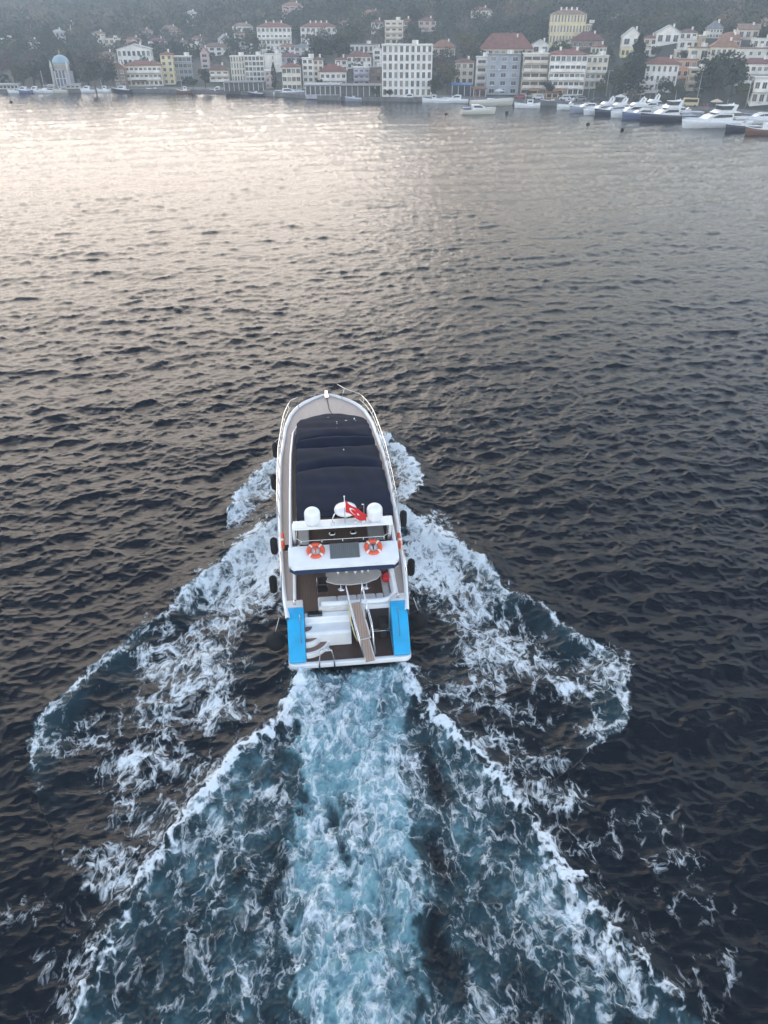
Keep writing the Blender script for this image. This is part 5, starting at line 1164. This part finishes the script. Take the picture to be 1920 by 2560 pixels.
# ------------------------------------------------------------------ quay furniture
M_LAMP = mat('lamp_post_grey', (.42,.44,.44), .5, metal=.3)
for px,pt,pb,lb in ((1519,176,240,'tall lamp post in front of the mottled green trees, left of the tall conifers'),(1748,180,262,'tall lamp post before the biggest dark evergreen'),(1872,196,270,'lamp post before the white right edge villa'),(1642,200,252,'lamp post in front of the white house with the bright red hip roof'),(1474,190,246,'thin lamp post at the right end of the wide white apartment block')):
    x,y,zb,zt,w = place(px-4,px+4,pt,pb); h = zt-zb; r = empty('street_lamp', (x,y,zb), 0, lb, 'lamp post', 'lamp posts on the quay')
    mb = MB(); mb.tube([(0,0,-.3),(0,0,h)], [.16,.08], 8); mb.tube([(-1.1,0,h-.05),(1.1,0,h-.05)], .05, 6); mb.build('post', M_LAMP, r)
    for sg in (-1,1): mb = MB(); mb.box(sg*1.1-.3,sg*1.1+.3,-.15,.15,h-.18,h-.02); mb.build('lamp_head', M_LAMP, r, bevel=.03)
M_PAR = mat('parasol_canvas', (.55,.55,.53), .8); M_PAR2 = mat('parasol_cream', (.60,.48,.36), .8)
for px,py,mt,lb in ((1548,236,M_PAR,'white parasol left of two under the tall conifers'),(1572,237,M_PAR,'white parasol right of two under the tall conifers'),(1786,282,M_PAR2,'cream parasol on the quay behind the largest white moored yacht'),(1548,262,M_PAR,'pale parasol at the quay edge behind the marina row'),(1248,246,M_PAR,'white parasol in front of the slate grey block')):
    g_ = ground_hit(px,py); r = empty('parasol', g_, 0, lb, 'parasol', 'parasols on the quay'); mb = MB(); mb.lathe([(1.9,2.3),(1.85,2.42),(.9,2.85),(.05,3.15)], (0,0,0), 12); mb.build('canopy', mt, r); mb = MB(); mb.tube([(0,0,-.2),(0,0,3)], .05, 6); mb.build('pole', M_LAMP, r)
# parked cars and a minibus
M_TYRE = mat('tyre', (.02,.02,.02), .8)
def car(px, py, col, label, L=4.3, van=False, rz=90, cat='car'):
    g_ = ground_hit(px,py); g_.z = float(terrain(g_.x,g_.y))+.17; r = empty('minibus' if van else 'parked_car', g_, R(rz), label, cat, None if van else 'cars parked along the quay')
    h = 1.45 if not van else 2.5; w = .88 if not van else 1.0; hl = L/2
    pr = [(-hl,.3),(-hl,.85),(-hl*.85,.95),(-hl*.6,h),(hl*.25,h),(hl*.55,.95),(hl*.95,.8),(hl,.55),(hl,.3)] if not van else [(-hl,.35),(-hl,h-.1),(-hl+.15,h),(hl*.75,h),(hl*.95,1.3),(hl,1.0),(hl,.35)]
    mb = MB(); mb.prism(pr, 'x', -w, w); mb.build('body', col, r, bevel=.08)
    for sg in (-1,1):
        q = sorted((sg*(w+.002),sg*(w+.02))); mb = MB(); mb.prism([(-hl*.72,.98),(-hl*.55,h-.12),(hl*.2,h-.12),(hl*.42,.98)] if not van else [(-hl+.4,1.3),(-hl+.4,h-.35),(hl*.65,h-.35),(hl*.82,1.3)], 'x', *q); mb.build('window', M_GLASSD, r)
        for yy in (-hl*.62,hl*.62): mb = MB(); mb.tube([(sg*(w-.18),yy,.32),(sg*(w+.01),yy,.32)], .32, 14); mb.build('wheel', M_TYRE, r)
cw_ = mat('car_white',(.6,.6,.6),.3,coat=.5); cy_ = mat('car_yellow',(.55,.46,.24),.35,coat=.4)
for px,py,m_,lb in ((1412,252,cw_,'white car parked right of the orange kiosk'),(1450,254,mat('car_grey',(.2,.21,.22),.3,coat=.5),'grey car parked before the wide white apartment block'),(1300,248,mat('car_red',(.30,.03,.03),.3,coat=.5),'dark red car parked at the foot of the slate grey block'),(1345,250,cw_,'white car parked left of the orange kiosk'),(1490,258,mat('car_dark',(.03,.035,.05),.3,coat=.5),'dark blue car parked by the thin lamp post'),(1605,264,cw_,'white car parked below the dark conifers'),(1640,266,mat('car_black',(.02,.02,.02),.3,coat=.5),'black car parked right of the white one below the conifers')):
    car(px,py,m_,lb,rz=78)
car(1722,268,cy_,'yellow and white minibus on the quay left of the tall lamp post',5.2,True,80,'minibus')
# strollers on the quay: small continuous figures
def person(px, py, cl, label, rz):
    g_ = ground_hit(px,py); g_.z = float(terrain(g_.x,g_.y))+.17
    V = [(0,0,.95),(0,0,1.2),(0,0,1.42),(0,0,1.52),(0,.02,1.66),(.10,0,.88),(.12,.06,.48),(.12,-.02,.04),(.12,.12,.03),(-.10,0,.88),(-.12,-.06,.48),(-.12,-.14,.05),(-.12,-.02,.03),(.19,0,1.40),(.25,.03,1.12),(.24,.12,.88),(-.19,0,1.40),(-.25,-.03,1.12),(-.24,.05,.88)]
    E = [(0,1),(1,2),(2,3),(3,4),(0,5),(5,6),(6,7),(7,8),(0,9),(9,10),(10,11),(11,12),(2,13),(13,14),(14,15),(2,16),(16,17),(17,18)]
    me = bpy.data.meshes.new('person'); me.from_pydata(V,E,[]); o = link_mesh('person', me); o.location = g_; o.rotation_euler = (0,0,rz)
    md = o.modifiers.new('skin','SKIN'); rad = [.14,.14,.13,.055,.105,.085,.06,.045,.04,.085,.06,.045,.04,.06,.045,.035,.06,.045,.035]
    sv = me.skin_vertices[0].data
    for i,rr_ in enumerate(rad): sv[i].radius = (rr_,rr_)
    sv[0].use_root = True
    sm = o.modifiers.new('sub','SUBSURF'); sm.levels = sm.render_levels = 1; me.materials.append(cl); tag(o, label, 'person', 'people strolling on the quay')
    mb = MB(); mb.lathe([(.03,-.10),(.115,-.04),(.12,.05),(.06,.12),(.01,.13)], (0,-.01,1.68), 10); mb.build('hair', M_RUBBER, o)
_cl = {k: mat('clothes_'+k, c, .8) for k,c in dict(red=(.4,.04,.05),blue=(.06,.12,.3),white=(.6,.6,.6),black=(.03,.03,.03),pink=(.5,.2,.25)).items()}
for px,py,k,lb in ((1757,277,'red','person in red nearest right of the tall lamp post'),(1766,275,'pink','person in pink under the left edge of the biggest dark tree'),(1775,274,'blue','person in blue behind the cream parasol'),(1796,276,'white','person in white right of the cream parasol'),(1806,277,'black','person in black walking right of the one in white'),(1815,279,'red','person in red rightmost of the strollers under the biggest dark tree'),(1560,262,'black','person in black beside the pale quay parasol'),(1536,260,'white','person in white left of the pale quay parasol')):
    person(px,py,_cl[k],lb,px*.7)
# ------------------------------------------------------------------ haze: one closed box of pale air
hm = bpy.data.materials.new('haze_air'); hm.use_nodes = True; n_, l_ = hm.node_tree.nodes, hm.node_tree.links
n_.remove(n_['Principled BSDF']); pv = n_.new('ShaderNodeVolumePrincipled')
pv.inputs['Color'].default_value = (.80,.88,.96,1); pv.inputs['Density'].default_value = .00054; pv.inputs['Anisotropy'].default_value = .0
l_.new(pv.outputs[0], n_['Material Output'].inputs['Volume'])
mb = MB(); mb.box(-1000,520,-120,2150,-3.2,195); hz = mb.build('haze', hm); tag(hz, kind='stuff')
